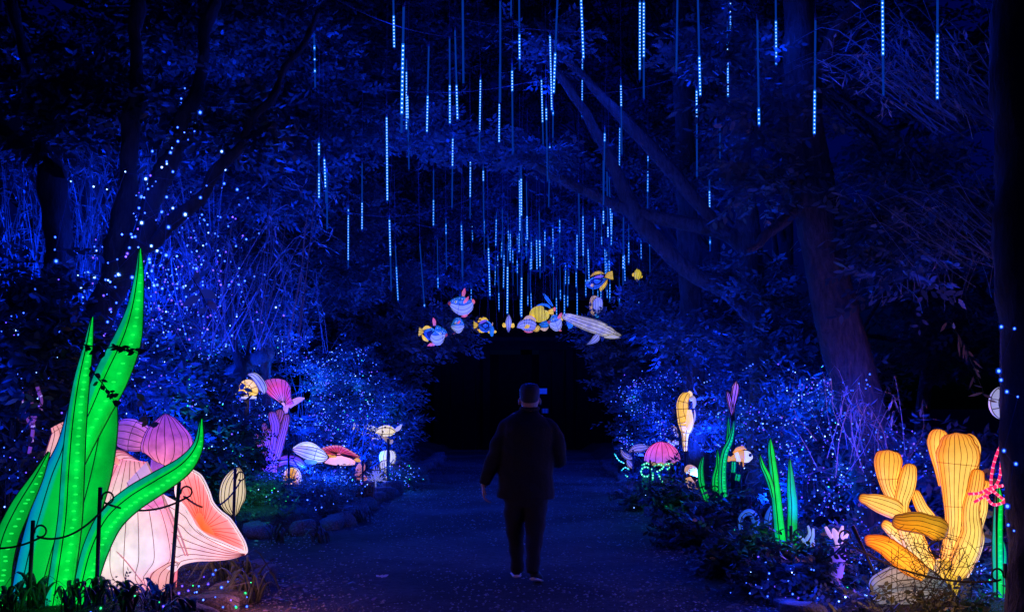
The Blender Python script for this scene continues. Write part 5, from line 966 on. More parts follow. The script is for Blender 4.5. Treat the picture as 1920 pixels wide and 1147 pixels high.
for k in range(60):
    a = random.uniform(.15, PI - .1); r1 = random.uniform(4, 20); s = at(704 + r1 * math.cos(a) * .8, 905 - r1 * math.sin(a) * 1.25, Y + random.uniform(-.1, .1)); b = a + random.uniform(-.8, .8); e = s + Vector((math.cos(b), random.uniform(-.2, .2), math.sin(b))) * .06; tube(mb, [s, e], [.009, .006], 5)
tube(mb, [at(704, 925, Y), at(704, 880, Y)], .015, 5); mb.build('lattice', LAT, t)
# white mushrooms, yellow ray
WHI = lantern('mushroom_silk_white', [(0, (.9, .82, .6)), (.6, (.92, .85, .68)), (1, (.7, .66, .55))], .7)
Y = 21; g = at(725, 890, Y); t = thing('mushroom_lantern', 'pair of round cream mushroom lanterns under the yellow ray', 'lantern', (g.x, Y, g.z))
for st, dy in (([(1190, 398, 0), (1190, 440, 88), (1188, 500, 100), (1185, 560, 84)], 0), ([(1160, 525, 0), (1160, 560, 58), (1160, 610, 62), (1160, 660, 54)], -.2), ([(1255, 440, 0), (1250, 480, 30), (1245, 530, 34), (1240, 570, 20)], .15)):
    mb = MB(); w = MB(); plimb(mb, zC(st), Y + dy, .9, n=18, m=16, wires=w, ribs=FRONT, wr=.005); o = mb.build('cap', WHI, t); w.build('wire_frame', WIRE, o)
mb = MB(); plimb(mb, [(725, 880, 4), (725, 900, 4)], Y - .1, 1); mb.build('stalk', WHI, t)
Y = 20.6; g = at(725, 812, Y); t = thing('ray_lantern', 'yellow spotted ray lantern with pointed tail over the mushrooms', 'lantern', (g.x, Y, g.z)); mb = MB(); w = MB(); plimb(mb, zC([(1040, 205, 4), (1090, 180, 44), (1160, 175, 66), (1230, 180, 56), (1280, 190, 14)]), Y, .5, wires=w, ribs=(PI * .3, PI * .7), rings=(.4, .7), wr=.006); o = mb.build('body', lantern('ray_silk', [(0, (1, .8, .3)), (1, (1, .75, .2))], .85, 't', dots=(14, .3, (.12, .06, .01), -1)), t); w.build('wire_frame', WIRE, o)
mb = MB(); plimb(mb, zC([(1270, 180, 10), (1320, 145, 24), (1365, 95, 2)]), Y, .4); mb.build('tail', lantern('ray_tail', [(0, (.8, .6, .3)), (1, (.6, .6, .7))], .55), t)
mb = MB(); plimb(mb, zC([(1120, 240, 12), (1180, 280, 26), (1230, 310, 22), (1250, 280, 8)]), Y + .1, .5); mb.build('fin', lantern('ray_fin', [(0, (.5, .35, .15)), (1, (.6, .4, .2))], .4), t); mb = MB(); tube(mb, [at(728, 822, Y), at(728, 920, Y)], .03, 6); mb.build('pole', IRON, t)
Y = 22.4; g = at(690, 815, Y); t = thing('spotted_fish_lantern', 'cream lantern glimpsed in specks through the leaves beside the yellow ray', 'lantern', (g.x, Y, g.z)); mb = MB()
for st in ([(655, 790, 2), (665, 800, 8), (672, 806, 2)], [(678, 815, 3), (690, 805, 9), (705, 815, 10), (712, 822, 3)], [(638, 797, 3), (642, 790, 3)]): plimb(mb, st, Y, .7)
mb.build('body', CREAM, t); mb = MB(); tube(mb, [at(690, 815, Y), at(690, 900, Y)], .03, 6); mb.build('pole', IRON, t)
# dim pink twig corals at the side of the kelp
t = rope_light('sea_whip_lantern', 'dim violet sea whip twigs behind the tall kelp', [[(55, 850), (62, 800), (58, 740)], [(60, 800), (45, 770), (40, 730)], [(62, 790), (78, 760), (70, 725)]], 10.4, .018, glow('whip_violet', (.35, .1, .5), .35), glow('whip_dot', (.5, .4, .9), .8), .12)

# ---- lanterns along the right bed
GOLD = lantern('seahorse_silk', [(0, (1, .52, .05)), (.5, (1, .55, .07)), (1, (.9, .5, .06))], .95, 't'); PALE = lantern('seahorse_belly', [(0, (1, .72, .32)), (1, (1, .62, .2))], .95)
Y = 16.6; g = at(1285, 850, Y); t = thing('seahorse_lantern', 'glowing golden seahorse lantern with curled snout above the bushes', 'lantern', (g.x, Y, g.z)); mb = MB(); w = MB()
plimb(mb, zD([(785, 85, 14), (755, 120, 46), (730, 190, 58), (735, 280, 62), (760, 360, 78), (765, 430, 66), (758, 500, 36), (755, 580, 28), (757, 640, 22), (765, 680, 12)]), Y, .8, n=20, m=36, wires=w, ribs=(PI * .2, PI * .5, PI * .8), rings=(.2, .3, .38, .46, .54, .64, .75, .85), wr=.005); o = mb.build('body', GOLD, t); w.build('wire_frame', WIRE, o)
mb = MB(); plimb(mb, zD([(795, 250, 20), (800, 330, 34), (795, 400, 34), (785, 450, 16)]), Y - .18, .5); mb.build('belly', PALE, t)
mb = MB(); plimb(mb, zD([(790, 70, 10), (810, 95, 16), (795, 130, 22)]), Y, .8); mb.build('crest', PALE, t)
mb = MB(); plimb(mb, zD([(800, 150, 22), (830, 135, 22), (845, 180, 18), (835, 235, 10)]), Y - .05, .8); mb.build('snout', lantern('seahorse_dim', [(0, (.7, .55, .35)), (1, (.6, .5, .4))], .45), t); mb = MB(); plimb(mb, zD([(845, 250, 4), (850, 300, 8), (845, 370, 3)]), Y + .1, .5); mb.build('fin', MATS['seahorse_dim'], t); mb = MB(); tube(mb, [at(1286, 845, Y), at(1286, 960, Y)], .03, 6); mb.build('pole', IRON, t)
# pink jellyfish with green rope scribbles
Y = 20; g = at(1240, 930, Y); t = thing('jellyfish_lantern', 'pink domed jellyfish lantern with violet hem beside the path', 'lantern', (g.x, Y, g.z)); mb = MB(); w = MB()
rimj = [at(1242 + 34 * math.cos(a), 862 + 5 * math.sin(a), Y - .28 * math.sin(a)) for a in [2 * PI * k / 24 for k in range(24)]]
JEL = lantern('jelly_silk', [(0, (1, .1, .45)), (.4, (1, .1, .42)), (.75, (.8, .12, .55)), (1, (.4, .12, .7))], 1.0, 't', weave=.3)
Qr, _ = catmull(np.array([tuple(p) for p in rimj + [rimj[0]]]), 49); top = np.array(tuple(at(1240, 827, Y))); V = []; tt = []; n = 9
for i in range(49):
    for k in range(n): x = k / (n - 1); s = math.sin(x * PI / 2) ** 1.15; z = 1 - math.cos(x * PI / 2); p = top * (1 - s) + Qr[i] * s; p[2] = top[2] * (1 - z) + Qr[i][2] * z + .012 * math.sin(i * 1.6) * x; V.append(p); tt.append(x)
mb.add(V, [(i * n + k, i * n + k + 1, (i + 1) * n + k + 1, (i + 1) * n + k) for i in range(48) for k in range(n - 1)], tt)
for i in range(0, 48, 3): tube(w, [np.array(V[i * n + k]) * 1.0 + np.array([0, -.004, .002]) for k in range(n)], .005, 4)
o = mb.build('dome', JEL, t); w.build('wire_frame', WIRE, o)
mb = MB(); plimb(mb, [(1241, 862, 26), (1241, 868, 28), (1241, 872, 20)], Y, 1); mb.build('underside', lantern('jelly_under', [(0, (.6, .35, .2)), (1, (.7, .45, .2))], .4), t)
for x in (1218, 1228, 1240, 1252, 1262): mb = MB(); tube(mb, [at(x, 864, Y), at(x + random.uniform(-3, 3), 890, Y), at(x + random.uniform(-4, 4), 915, Y), at(x + random.uniform(-4, 4), 935, Y)], .012, 5, 12); mb.build('tentacle', plain('tentacle_teal', (.03, .2, .25), .6), t)
R_GRN = glow('rope_light_green', (.02, .7, .3), .8); R_GDOT = glow('rope_light_green_dot', (.3, 1, .7), 3)
sc = lambda cx, cy, r: [(cx + r * math.cos(a), cy + r * math.sin(a)) for a in [k * PI / 4 for k in range(9)]]
rope_light('rope_light_scribble', 'green rope-light scribbles hanging under the pink jellyfish', [sc(1211, 884, 9), [(1203, 872), (1215, 868), (1222, 880)], [(1226, 875), (1236, 870), (1244, 876), (1232, 884)], [(1245, 872), (1252, 868), (1258, 874), (1250, 880)], [(1224, 885), (1224, 900)], [(1234, 888), (1243, 905)], sc(1214, 907, 5), [(1258, 868), (1262, 872)]], 19.7, .012, R_GRN, R_GDOT, .045)
rope_light('rope_light_scribble', 'few green and white rope lights low beside the cream fish lantern', [[(1152, 850), (1160, 862), (1170, 868)], [(1165, 882), (1172, 876), (1180, 880)], [(1172, 890), (1178, 894)]], 22, .01, R_GRN, R_GDOT, .05)
mbx = thing('light_box', 'green-lit translucent box on the ground below the jellyfish', 'lantern', at(1214, 938, 19.3)); mb = MB(); cc = at(1214, 918, 19.3); plimb(mb, [(1213, 895, 9), (1213, 905, 10), (1215, 925, 11), (1215, 940, 11)], 19.3, .8, n=8); mb.build('shade', lantern('box_green', [(0, (0, .12, .06)), (1, (.0, .3, .06))], .35, weave=.6), mbx); mb = MB(); plimb(mb, [(1215, 940, 12), (1215, 946, 12)], 19.3, .8, n=8); mb.build('base', IRON, mbx); lamp(mbx, at(1200, 930, 19), 5, (.05, 1, .3), .2)  # unseen lamp added beside the box for green spill on the path
# cream fish by the gateway
Y = 23; g = at(1185, 885, Y); t = thing('fish_lantern', 'dim cream fish lantern with lifted fin at the path edge', 'lantern', (g.x, Y, g.z)); DUS = lantern('dusty_silk', [(0, (.55, .35, .22)), (.5, (.5, .38, .3)), (1, (.4, .36, .36))], .45, weave=.4)
for pn, st in (('body', [(245, 830, 4), (225, 800, 28), (205, 770, 26), (185, 740, 10)]), ('fin', [(120, 625, 3), (150, 680, 22), (200, 715, 26), (250, 730, 8)]), ('back', [(200, 660, 8), (270, 630, 34), (340, 620, 34), (410, 610, 10)])): mb = MB(); w = MB(); plimb(mb, zD(st), Y, .7, wires=w, ribs=FRONT[::2], wr=.006); o = mb.build(pn, DUS, t); w.build('wire_frame', WIRE, o)
mb = MB(); plimb(mb, zD([(290, 690, 8), (330, 690, 12), (350, 700, 4)]), Y - .1, .7); mb.build('gill', MATS['cuttle_blue'], t); mb = MB(); tube(mb, [at(1187, 870, Y), at(1187, 915, Y)], .03, 6); mb.build('pole', IRON, t)
# ochre curled tentacle behind the jellyfish
Y = 21; g = at(1262, 840, Y); t = thing('tentacle_lantern', 'ochre striped curled tentacle lantern rising behind the jellyfish', 'lantern', (g.x, Y, g.z)); OCH = lantern('ochre_silk', [(0, (.8, .45, .1)), (1, (.7, .35, .1))], .55, weave=.4)
for st in ([(628, 405, 6), (645, 430, 22), (665, 470, 18), (672, 520, 18), (670, 590, 22)], [(585, 540, 4), (600, 560, 18), (630, 575, 26), (655, 590, 20)]): mb = MB(); w = MB(); plimb(mb, zD(st), Y, .8, wires=w, ribs=(PI / 2,), rings=(.2, .4, .6, .8), wr=.007); o = mb.build('arm', OCH, t); w.build('wire_frame', WIRE, o)
mb = MB(); tube(mb, [at(1266, 832, Y), at(1266, 920, Y)], .03, 6); mb.build('stake', IRON, t)
# orange coral glimpsed low
Y = 16.5; g = at(1297, 935, Y); t = thing('coral_lantern', 'orange and cream coral lantern glimpsed low through dark leaves', 'lantern', (g.x, Y, g.z))
for st in ([(1285, 885, 3), (1292, 880, 9), (1302, 884, 8), (1308, 892, 3)], [(1290, 895, 5), (1296, 910, 9), (1303, 925, 8)], [(1310, 900, 4), (1306, 915, 7), (1308, 930, 5)]): mb = MB(); plimb(mb, st, Y, .8); mb.build('finger', lantern('coral_low', [(0, (1, .5, .15)), (1, (.9, .5, .4))], .6, weave=.5), t)
mb = MB(); tube(mb, [at(1298, 920, Y), at(1298, 960, Y)], .03, 6); mb.build('stake', IRON, t)
# pink feather coral
Y = 15.6; g = at(1372, 770, Y); t = thing('coral_lantern', 'dim pink feathery coral lantern high above the dotted kelp', 'lantern', (g.x, Y, g.z)); RS = lantern('coral_silk_pinkish', [(0, (.85, .3, .6)), (1, (.55, .15, .6))], .5, weave=.5)
for st in ([(245, 40, 4), (240, 80, 20), (232, 130, 20), (225, 190, 10), (224, 260, 6)], [(188, 92, 3), (200, 130, 12), (212, 190, 12), (222, 250, 6)], [(225, 80, 4), (222, 120, 12), (228, 170, 8)]): mb = MB(); w = MB(); plimb(mb, zE(st), Y, .7, wires=w, ribs=FRONT[::2], wr=.006); o = mb.build('plume', RS, t); w.build('wire_frame', WIRE, o)
mb = MB(); tube(mb, [at(1374, 780, Y), at(1374, 920, Y)], .03, 6); mb.build('pole', IRON, t)
# clownfish
Y = 15.2; g = at(1392, 870, Y); t = thing('clownfish_lantern', 'orange and white clownfish lantern swimming among the leaves', 'lantern', (g.x, Y, g.z)); ORG = lantern('clown_orange', [(0, (1, .38, .04)), (1, (1, .45, .05))], .8, weave=.3); WHT = lantern('clown_white', [(0, (.95, .88, .85)), (1, (.95, .88, .85))], .75, weave=.3)
for pn, m, st in (('head', WHT, [(335, 475, 8), (318, 472, 28), (295, 470, 34), (285, 470, 32)]), ('body', ORG, [(288, 470, 33), (268, 468, 32), (258, 470, 30)]), ('band', WHT, [(260, 470, 30), (246, 472, 26), (238, 474, 22)]), ('tail_stock', ORG, [(240, 474, 22), (222, 480, 14), (212, 482, 12)]), ('tail', ORG, [(214, 482, 8), (200, 482, 16), (180, 476, 10)]), ('dorsal_fin', ORG, [(225, 450, 4), (250, 430, 12), (285, 420, 10), (300, 430, 3)]), ('pelvic_fin', ORG, [(265, 500, 8), (275, 515, 12), (285, 525, 3)])):
    mb = MB(); plimb(mb, zE(st), Y + (.0 if 'fin' not in pn else .06), .6 if 'fin' not in pn else .3, n=14, m=14); mb.build(pn, m, t)
mb = MB(); ball(mb, at(*zE([(322, 462)])[0], Y - .1), .022, .015, .022, 8, 6); mb.build('eye', WIRE, t); mb = MB(); tube(mb, [at(1390, 862, Y), at(1390, 960, Y)], .02, 6); mb.build('pole', IRON, t)
# blue striped tentacles, blue striped leaf
BT = lantern('tentacle_blue', [(0, (.02, .1, .6)), (.3, (.03, .16, .75)), (.45, (.12, .3, .8)), (.55, (.02, .15, .7)), (1, (.02, .1, .6))], .6, 'w'); Y = 11.6; g = at(1415, 1020, Y)
t = thing('tentacle_lantern', 'arched blue striped tentacle lantern behind a fence post', 'lantern', (g.x, Y, g.z)); mb = MB(); w = MB(); plimb(mb, zE([(270, 885, 12), (266, 830, 14), (285, 795, 16), (320, 785, 20), (350, 820, 24), (355, 880, 22), (340, 960, 20)]), Y, .5, m=34, wires=w, ribs=(0, PI * .5, PI), wr=.004); o = mb.build('arm', BT, t); w.build('wire_frame', WIRE, o)
g = at(1445, 1030, Y); t = thing('tentacle_lantern', 'blue striped lantern arm with pale suckers beside the split kelp', 'lantern', (g.x, Y, g.z))
mb = MB(); w = MB(); plimb(mb, zE([(445, 750, 10), (428, 800, 20), (420, 860, 22), (425, 930, 24), (420, 1010, 30)]), Y, .5, wires=w, ribs=(0, PI * .5, PI), wr=.004); o = mb.build('arm', BT, t); w.build('wire_frame', WIRE, o); mb = MB(); plimb(mb, zE([(462, 900, 4), (448, 950, 8), (438, 1005, 9)]), Y - .1, .6); mb.build('sucker_row', CREAM, t)
# silvery twig coral, violet pot with pinkish coral
Y = 10.5; g = at(1512, 1030, Y); t = thing('coral_lantern', 'small silvery branching coral lantern behind the short kelp', 'lantern', (g.x, Y, g.z)); SL = lantern('coral_silver', [(0, (.5, .52, .75)), (1, (.25, .35, .8))], .45, weave=.5)
for st in ([(1515, 985, 2), (1518, 1000, 3), (1510, 1015, 3.5), (1512, 1032, 4)], [(1525, 990, 2), (1524, 1008, 3), (1516, 1025, 3)], [(1500, 1005, 2), (1506, 1012, 3), (1510, 1020, 3)], [(1526, 1012, 2), (1524, 1024, 3), (1514, 1030, 3)]): mb = MB(); plimb(mb, st, Y, .9, n=10, m=14); mb.build('branch', SL, t)
mb = MB(); tube(mb, [at(1512, 1030, Y), at(1512, 1080, Y)], .02, 6); mb.build('stake', IRON, t)
Y = 9.3; g = at(1568, 1090, Y); t = thing('flowerpot', 'violet glowing flowerpot lantern holding pale pink coral', 'lantern', (g.x, Y, g.z)); mb = MB(); plimb(mb, [(1571, 1026, 14), (1571, 1036, 14.5), (1570, 1055, 13.5), (1568, 1076, 12), (1568, 1094, 11.5)], Y, 1, n=20); mb.build('pot', lantern('pot_violet', [(0, (.45, .12, .4)), (.5, (.3, .12, .62)), (1, (.14, .1, .7))], .55, 'w'), t)
PC = lantern('coral_pale_pink', [(0, (.95, .6, .65)), (1, (.8, .45, .6))], .6, weave=.4)
for st in ([(1548, 987, 2.5), (1553, 997, 4), (1560, 1008, 3)], [(1562, 990, 2), (1566, 1000, 6), (1570, 1015, 5), (1571, 1028, 4)], [(1580, 985, 2), (1577, 998, 5), (1573, 1012, 4)], [(1590, 1000, 2), (1584, 1008, 4), (1575, 1018, 3)], [(1586, 1014, 2), (1580, 1020, 4), (1574, 1026, 3)]): mb = MB(); plimb(mb, st, Y, .9, n=10, m=14); mb.build('coral', PC, t)

# ================================================================== ROPE FENCES
def fence_post(top, base, ring, label, group):
    t = thing('fence_post', label, 'fence post', base, group); mb = MB(); tube(mb, [base - Vector((0, 0, .1)), top], .016, 8); mb.build('rod', IRON, t)
    mb = MB(); c = top + Vector((ring * .062, -.015, -.075)); tube(mb, [top + Vector((0, 0, -.10)), *[c + Vector((.042 * math.cos(a) * ring, 0, .042 * math.sin(a))) for a in [PI * 1.05 - k * PI * 1.75 / 12 for k in range(13)]]], .0075, 6); mb.build('pigtail', IRON, t); return c + Vector((0, 0, -.045))
def rope(a, b, sag, label, group):
    mb = MB(); tube(mb, [a.lerp(b, i / 18) - Vector((0, 0, sag * 4 * (i / 18) * (1 - i / 18))) for i in range(19)], .0085, 6); tag(mb.build('barrier_rope', ROPE), label, 'rope', group)
def posts(lst, ring, lab, rlab, sags, lead=None):
    G = []
    for (tx, ty, bx, Y) in lst:
        top = at(tx, ty, Y); b = at(bx, 1000, Y); G.append(fence_post(top, Vector((b.x, Y, bedz(b.x, Y))), ring, lab, lab + 's'))
    for i in range(len(G) - 1): rope(G[i], G[i + 1], sags[i], rlab, rlab + 's')
    return G
G = posts([(62, 975, 58, 8.3), (188, 913, 184, 8.45), (336, 903, 320, 8.9), (441, 878, 436, 11.6)], 1, 'slim black pigtail fence post in front of the pink shell', 'dark rope drooping before the pink shell and kelp', (.09, .07, .16))
rope(at(-60, 1015, 8.3), G[0], .06, 'dark rope entering beside the drooping kelp blade', None)
G2 = posts([(541, 843, 541, 16.2), (634, 870, 634, 17.2), (680, 862, 680, 17.0), (733, 848, 733, 21)], 1, 'slim black pigtail fence post along the fairy-lit hedge', 'dark rope drooping along the fairy-lit hedge', (.25, .12, .1)); rope(at(380, 858, 14), G2[0], .05, 'dark rope rising to the post before the orange spiral shell', None)
G3 = posts([(1598, 985, 1668, 8.8), (1884, 1056, 1892, 8.3)], -1, 'black pigtail fence post in front of the amber coral', 'dark rope drooping before the amber coral', (.1,))
G4 = posts([(1483, 985, 1483, 10.3), (1407, 930, 1407, 12.4), (1331, 905, 1331, 14.6), (1258, 868, 1258, 17.6), (1219, 862, 1219, 18.6), (1187, 842, 1187, 22), (1161, 838, 1161, 24)], 1, 'slim dark fence post along the kelp and seahorse bed', 'dark rope along the kelp and seahorse bed', (.14, .1, .1, .06, .06, .05)); rope(G3[0], G4[0], .14, 'dark rope from the amber coral to the split kelp', None)

# ================================================================== HANGING FISH LANTERNS
zG = zm(770, 520, 8.193); zH = zm(940, 540, 8.0); zI = zm(1080, 490, 10.427)
F_PUF = lantern('puffer_silk', [(0, (.36, .42, .75)), (.42, (.3, .4, .8)), (.5, (.03, .14, .62)), (1, (.01, .18, .6))], .75, 'w', dots=(26, .22, (.6, .8, 1.0), .55)); F_RED = lantern('fin_red', [(0, (.9, .12, .14)), (1, (.85, .2, .2))], .7, weave=.4); F_SNT = lantern('snout_red', [(0, (.35, .05, .07)), (1, (.4, .08, .08))], .6)
F_YEL = lantern('fin_yellow', [(0, (1, .5, .02)), (.5, (1, .6, .03)), (1, (.9, .6, .05))], .85, weave=.35); F_BLU = lantern('tang_blue', [(0, (.02, .12, .7)), (.5, (.01, .06, .5)), (1, (.05, .3, .85))], .75, 'w'); F_DRK = lantern('tang_dark', [(0, (.005, .012, .12)), (1, (.005, .02, .16))], .5); F_VIO = lantern('tang_violet', [(0, (.3, .12, .55)), (1, (.25, .15, .6))], .6); F_SKY = lantern('fin_sky', [(0, (.02, .2, .7)), (1, (.03, .3, .8))], .6, weave=.4)
F_STR = lantern('striped_silk', [(0, (.5, .5, .7)), (.5, (.35, .42, .75)), (1, (.3, .3, .6))], .6, weave=.4); F_ANG = lantern('angel_silk', [(0, (.8, .58, .02)), (1, (.7, .55, .05))], .85, weave=.2); F_WHL = lantern('whale_silk', [(0, (.5, .42, .3)), (.15, (.8, .72, .55)), (.35, (.55, .48, .36)), (.6, (.7, .64, .5)), (.85, (.75, .66, .46)), (1, (.6, .55, .45))], .6, 't', weave=.55); F_TEAL = lantern('fish_teal', [(0, (.03, .2, .5)), (1, (.02, .25, .5))], .6, weave=.4); F_CRM = lantern('fin_cream', [(0, (.8, .5, .18)), (1, (.7, .45, .25))], .65, weave=.4)
EYE_W = lantern('eye_ring', [(0, (.6, .7, .5)), (1, (.6, .7, .5))], .6)
def fish(name, label, zz, Y, parts, eye=None, er=14, hang=None, extra=()):
    st0 = zz(parts[0][2]); c = at(st0[len(st0) // 2][0], st0[len(st0) // 2][1], Y); t = thing(name, label, 'lantern', (c.x, Y, c.z)); hz = None
    for (pn, m, st, *opt) in parts:
        dy, flat, ribs, rings = (list(opt) + [0, .6, 0, ()][len(opt):]); mb = MB(); w = MB(); plimb(mb, zz(st), Y + dy, flat, n=18, m=22, wires=w, ribs=[PI * k / ribs for k in range(ribs + 1)] if ribs else (), rings=rings, wr=.0045)
        o = mb.build(pn, m, t)
        if w.v: w.build('wire_frame', WIRE, o)
        if pn == 'body': hz = max(v[2] for v in mb.v)
    if eye:
        for sgn in (-1, 1):
            e = zz([(eye[0], eye[1], er)])[0]; mb = MB(); off = eye[2] if len(eye) > 2 else .3; ball(mb, at(e[0], e[1], Y + sgn * off), px2m(e[2], Y), .03, px2m(e[2], Y), 10, 7); o = mb.build('eye', EYE_W, t); mb = MB(); ball(mb, at(e[0], e[1], Y + sgn * (off + .02)), px2m(e[2], Y) * .5, .02, px2m(e[2], Y) * .5, 8, 6); mb.build('pupil', WIRE, o)
    hx = c.x; mb = MB()
    for dx in (-.12, .12): tube(mb, [(hx + dx, Y, hz - .08), (hx + dx * .4, Y, hz + 1.6)], .004, 4)
    mb.build('hanging_wire', CABLE, t, smooth=False); return t
fish('pufferfish_lantern', 'blue spotted pufferfish lantern with red snout, hanging next to a yellow-tailed tang', zG, 22.6, [('body', F_PUF, [(560, 882, 22), (515, 872, 84), (450, 880, 140), (395, 890, 152), (350, 885, 105), (325, 872, 40)], 0, .7, 6, (.3,)), ('snout', F_SNT, [(565, 885, 14), (540, 882, 32), (505, 880, 30)], -.02, .8), ('dorsal_fin', F_RED, [(345, 618, 4), (360, 670, 26), (368, 740, 20)], .0, .3), ('pelvic_fin', F_RED, [(255, 1052, 3), (310, 1030, 24), (370, 1040, 8)], -.1, .4)], (455, 860, .36), 20)
fish('tang_lantern', 'blue tang lantern with yellow fins behind the spotted puffer', zG, 23.2, [('body', F_BLU, [(360, 890, 70), (300, 868, 96), (245, 850, 66), (205, 840, 22)], 0, .4, 4), ('marking', F_DRK, [(345, 880, 40), (300, 870, 62), (250, 850, 20)], -.12, .3), ('tail', F_YEL, [(205, 840, 10), (172, 836, 46), (125, 832, 70)], 0, .12, 5), ('dorsal_fin', F_YEL, [(320, 775, 8), (245, 765, 26), (185, 800, 14)], 0, .3), ('anal_fin', F_YEL, [(175, 880, 8), (212, 940, 26), (270, 978, 12)], 0, .3)])
fish('pufferfish_lantern', 'pufferfish lantern with upright red fin hanging highest of the puffers', zG, 24, [('body', F_PUF, [(945, 375, 40), (885, 410, 120), (800, 432, 150), (720, 420, 128), (640, 402, 80), (585, 398, 20)][::1], 0, .7, 6, (.55,)), ('snout', F_SNT, [(575, 400, 14), (605, 400, 34), (640, 402, 34)], -.02, .8), ('dorsal_fin', F_RED, [(832, 165, 4), (818, 225, 28), (806, 285, 22)], 0, .3), ('side_fin', F_RED, [(892, 290, 4), (860, 340, 24), (815, 395, 14)], -.35, .3), ('tail', F_RED, [(950, 335, 8), (965, 375, 24), (962, 415, 8)], .05, .4), ('pelvic_fin', F_RED, [(775, 600, 4), (830, 592, 22), (875, 575, 8)], 0, .5), ('anal_fin', F_RED, [(945, 440, 4), (925, 500, 14), (880, 560, 10)], 0, .4)], (693, 378, .34), 20)
fish('pufferfish_lantern', 'small pufferfish lantern tucked under the highest puffer', zG, 24.9, [('body', F_PUF, [(820, 735, 34), (770, 735, 105), (705, 738, 118), (645, 745, 60), (620, 745, 20)], 0, .7, 5), ('pelvic_fin', F_RED, [(640, 860, 4), (660, 850, 20), (680, 840, 6)], -.1, .4), ('side_fin', F_RED, [(760, 660, 4), (740, 690, 16), (720, 710, 8)], -.3, .4)], (690, 700, .3), 14)
fish('tang_lantern', 'blue tang lantern with a flared yellow tail over the gateway', zG, 26, [('body', F_BLU, [(1250, 770, 40), (1195, 760, 78), (1130, 745, 96), (1080, 732, 76), (1042, 726, 20)], 0, .4, 4), ('marking', F_DRK, [(1205, 750, 30), (1150, 735, 56), (1080, 730, 20)], -.13, .3), ('spot', F_BLU, [(1185, 740, 14), (1150, 745, 30), (1110, 740, 6)], -.17, .3), ('band', F_VIO, [(1060, 700, 8), (1110, 680, 24), (1165, 660, 8)], -.13, .3), ('tail', F_YEL, [(1045, 730, 8), (1010, 730, 44), (968, 730, 66)], 0, .12, 5), ('dorsal_fin', F_YEL, [(1030, 690, 8), (1080, 640, 26), (1145, 632, 18), (1190, 662, 5)], 0, .3), ('anal_fin', F_YEL, [(1020, 790, 6), (1070, 822, 24), (1140, 835, 10)], 0, .3)])
fish('tang_lantern', 'little head-on blue fish lantern with yellow side fins under the tang', zG, 25.6, [('body', F_TEAL, [(1250, 740, 8), (1248, 790, 34), (1246, 850, 36), (1250, 905, 14)], 0, 1.4), ('side_fin', F_YEL, [(1225, 850, 6), (1205, 840, 20), (1185, 835, 4)], 0, .5), ('side_fin', F_YEL, [(1275, 850, 6), (1298, 835, 24), (1320, 838, 4)], 0, .5), ('crest', F_CRM, [(1258, 690, 3), (1256, 715, 8), (1252, 745, 6)], 0, .6)])
fish('angelfish_lantern', 'narrow head-on fish lantern hanging alone with yellow fins spread wide', zG, 26, [('body', F_STR, [(1508, 565, 6), (1506, 640, 38), (1502, 720, 46), (1502, 790, 28), (1505, 850, 6)], 0, 1.5, 4), ('side_fin', F_YEL, [(1470, 750, 10), (1442, 735, 36), (1425, 700, 10)], 0, .4), ('side_fin', F_YEL, [(1535, 750, 10), (1562, 740, 36), (1580, 705, 10)], 0, .4)])
fish('butterflyfish_lantern', 'pale striped butterflyfish lantern with yellow cheek below the angelfish', zH, 25.5, [('body', F_STR, [(230, 598, 6), (290, 562, 58), (370, 552, 92), (450, 562, 88), (515, 580, 46)], 0, .5, 5, (.45, .55, .65, .75)), ('cheek', F_YEL, [(345, 600, 6), (390, 575, 30), (430, 560, 8)], -.22, .4), ('dorsal_fin', F_CRM, [(335, 470, 6), (400, 435, 26), (480, 450, 18), (520, 500, 6)], 0, .3), ('tail', F_YEL, [(470, 640, 8), (530, 620, 34), (565, 570, 24)], 0, .3, 4), ('pelvic_fin', F_RED, [(340, 645, 4), (400, 660, 12), (470, 655, 6)], 0, .4)], (270, 570, .1), 9)
fish('angelfish_lantern', 'yellow angelfish lantern with dark curved stripes in the middle of the school', zH, 26, [('body', F_ANG, [(425, 425, 16), (490, 392, 92), (575, 388, 126), (655, 390, 92), (705, 362, 30)], 0, .45, 0, (.3, .37, .44, .51, .58, .65, .72, .79)), ('tail', F_YEL, [(695, 362, 16), (735, 356, 40), (782, 352, 52)], 0, .15, 4), ('mouth', F_YEL, [(410, 420, 12), (440, 430, 34), (475, 470, 28), (520, 500, 10)], -.05, .5), ('dorsal_fin', F_SKY, [(535, 262, 8), (610, 245, 16), (690, 262, 20), (735, 300, 8)], .04, .4)])
fish('butterflyfish_lantern', 'small blue fish lantern with orange belly between angelfish and puffer', zH, 26.8, [('body', F_TEAL, [(565, 545, 8), (620, 548, 52), (680, 545, 52), (720, 540, 10)], 0, .5, 4), ('anal_fin', F_CRM, [(580, 610, 6), (650, 615, 30), (705, 585, 8)], 0, .4)])
fish('pufferfish_lantern', 'blue pufferfish lantern with dark lips beside the whale tail', zH, 26.2, [('body', F_PUF, [(885, 450, 36), (845, 480, 110), (800, 505, 148), (755, 512, 100), (710, 510, 30)], 0, .7, 6, (.5,)), ('snout', F_SNT, [(690, 510, 10), (715, 510, 24), (745, 512, 20)], -.05, .8), ('side_fin', F_RED, [(905, 370, 6), (885, 410, 22), (850, 455, 14)], -.3, .3), ('dorsal_fin', F_RED, [(795, 285, 8), (798, 310, 18), (800, 350, 8)], 0, .4), ('pelvic_fin', F_RED, [(845, 615, 6), (875, 632, 16), (905, 640, 4)], 0, .5), ('tail', F_YEL, [(900, 430, 8), (908, 465, 18), (900, 500, 8)], .05, .4)], (783, 465, .3), 12)
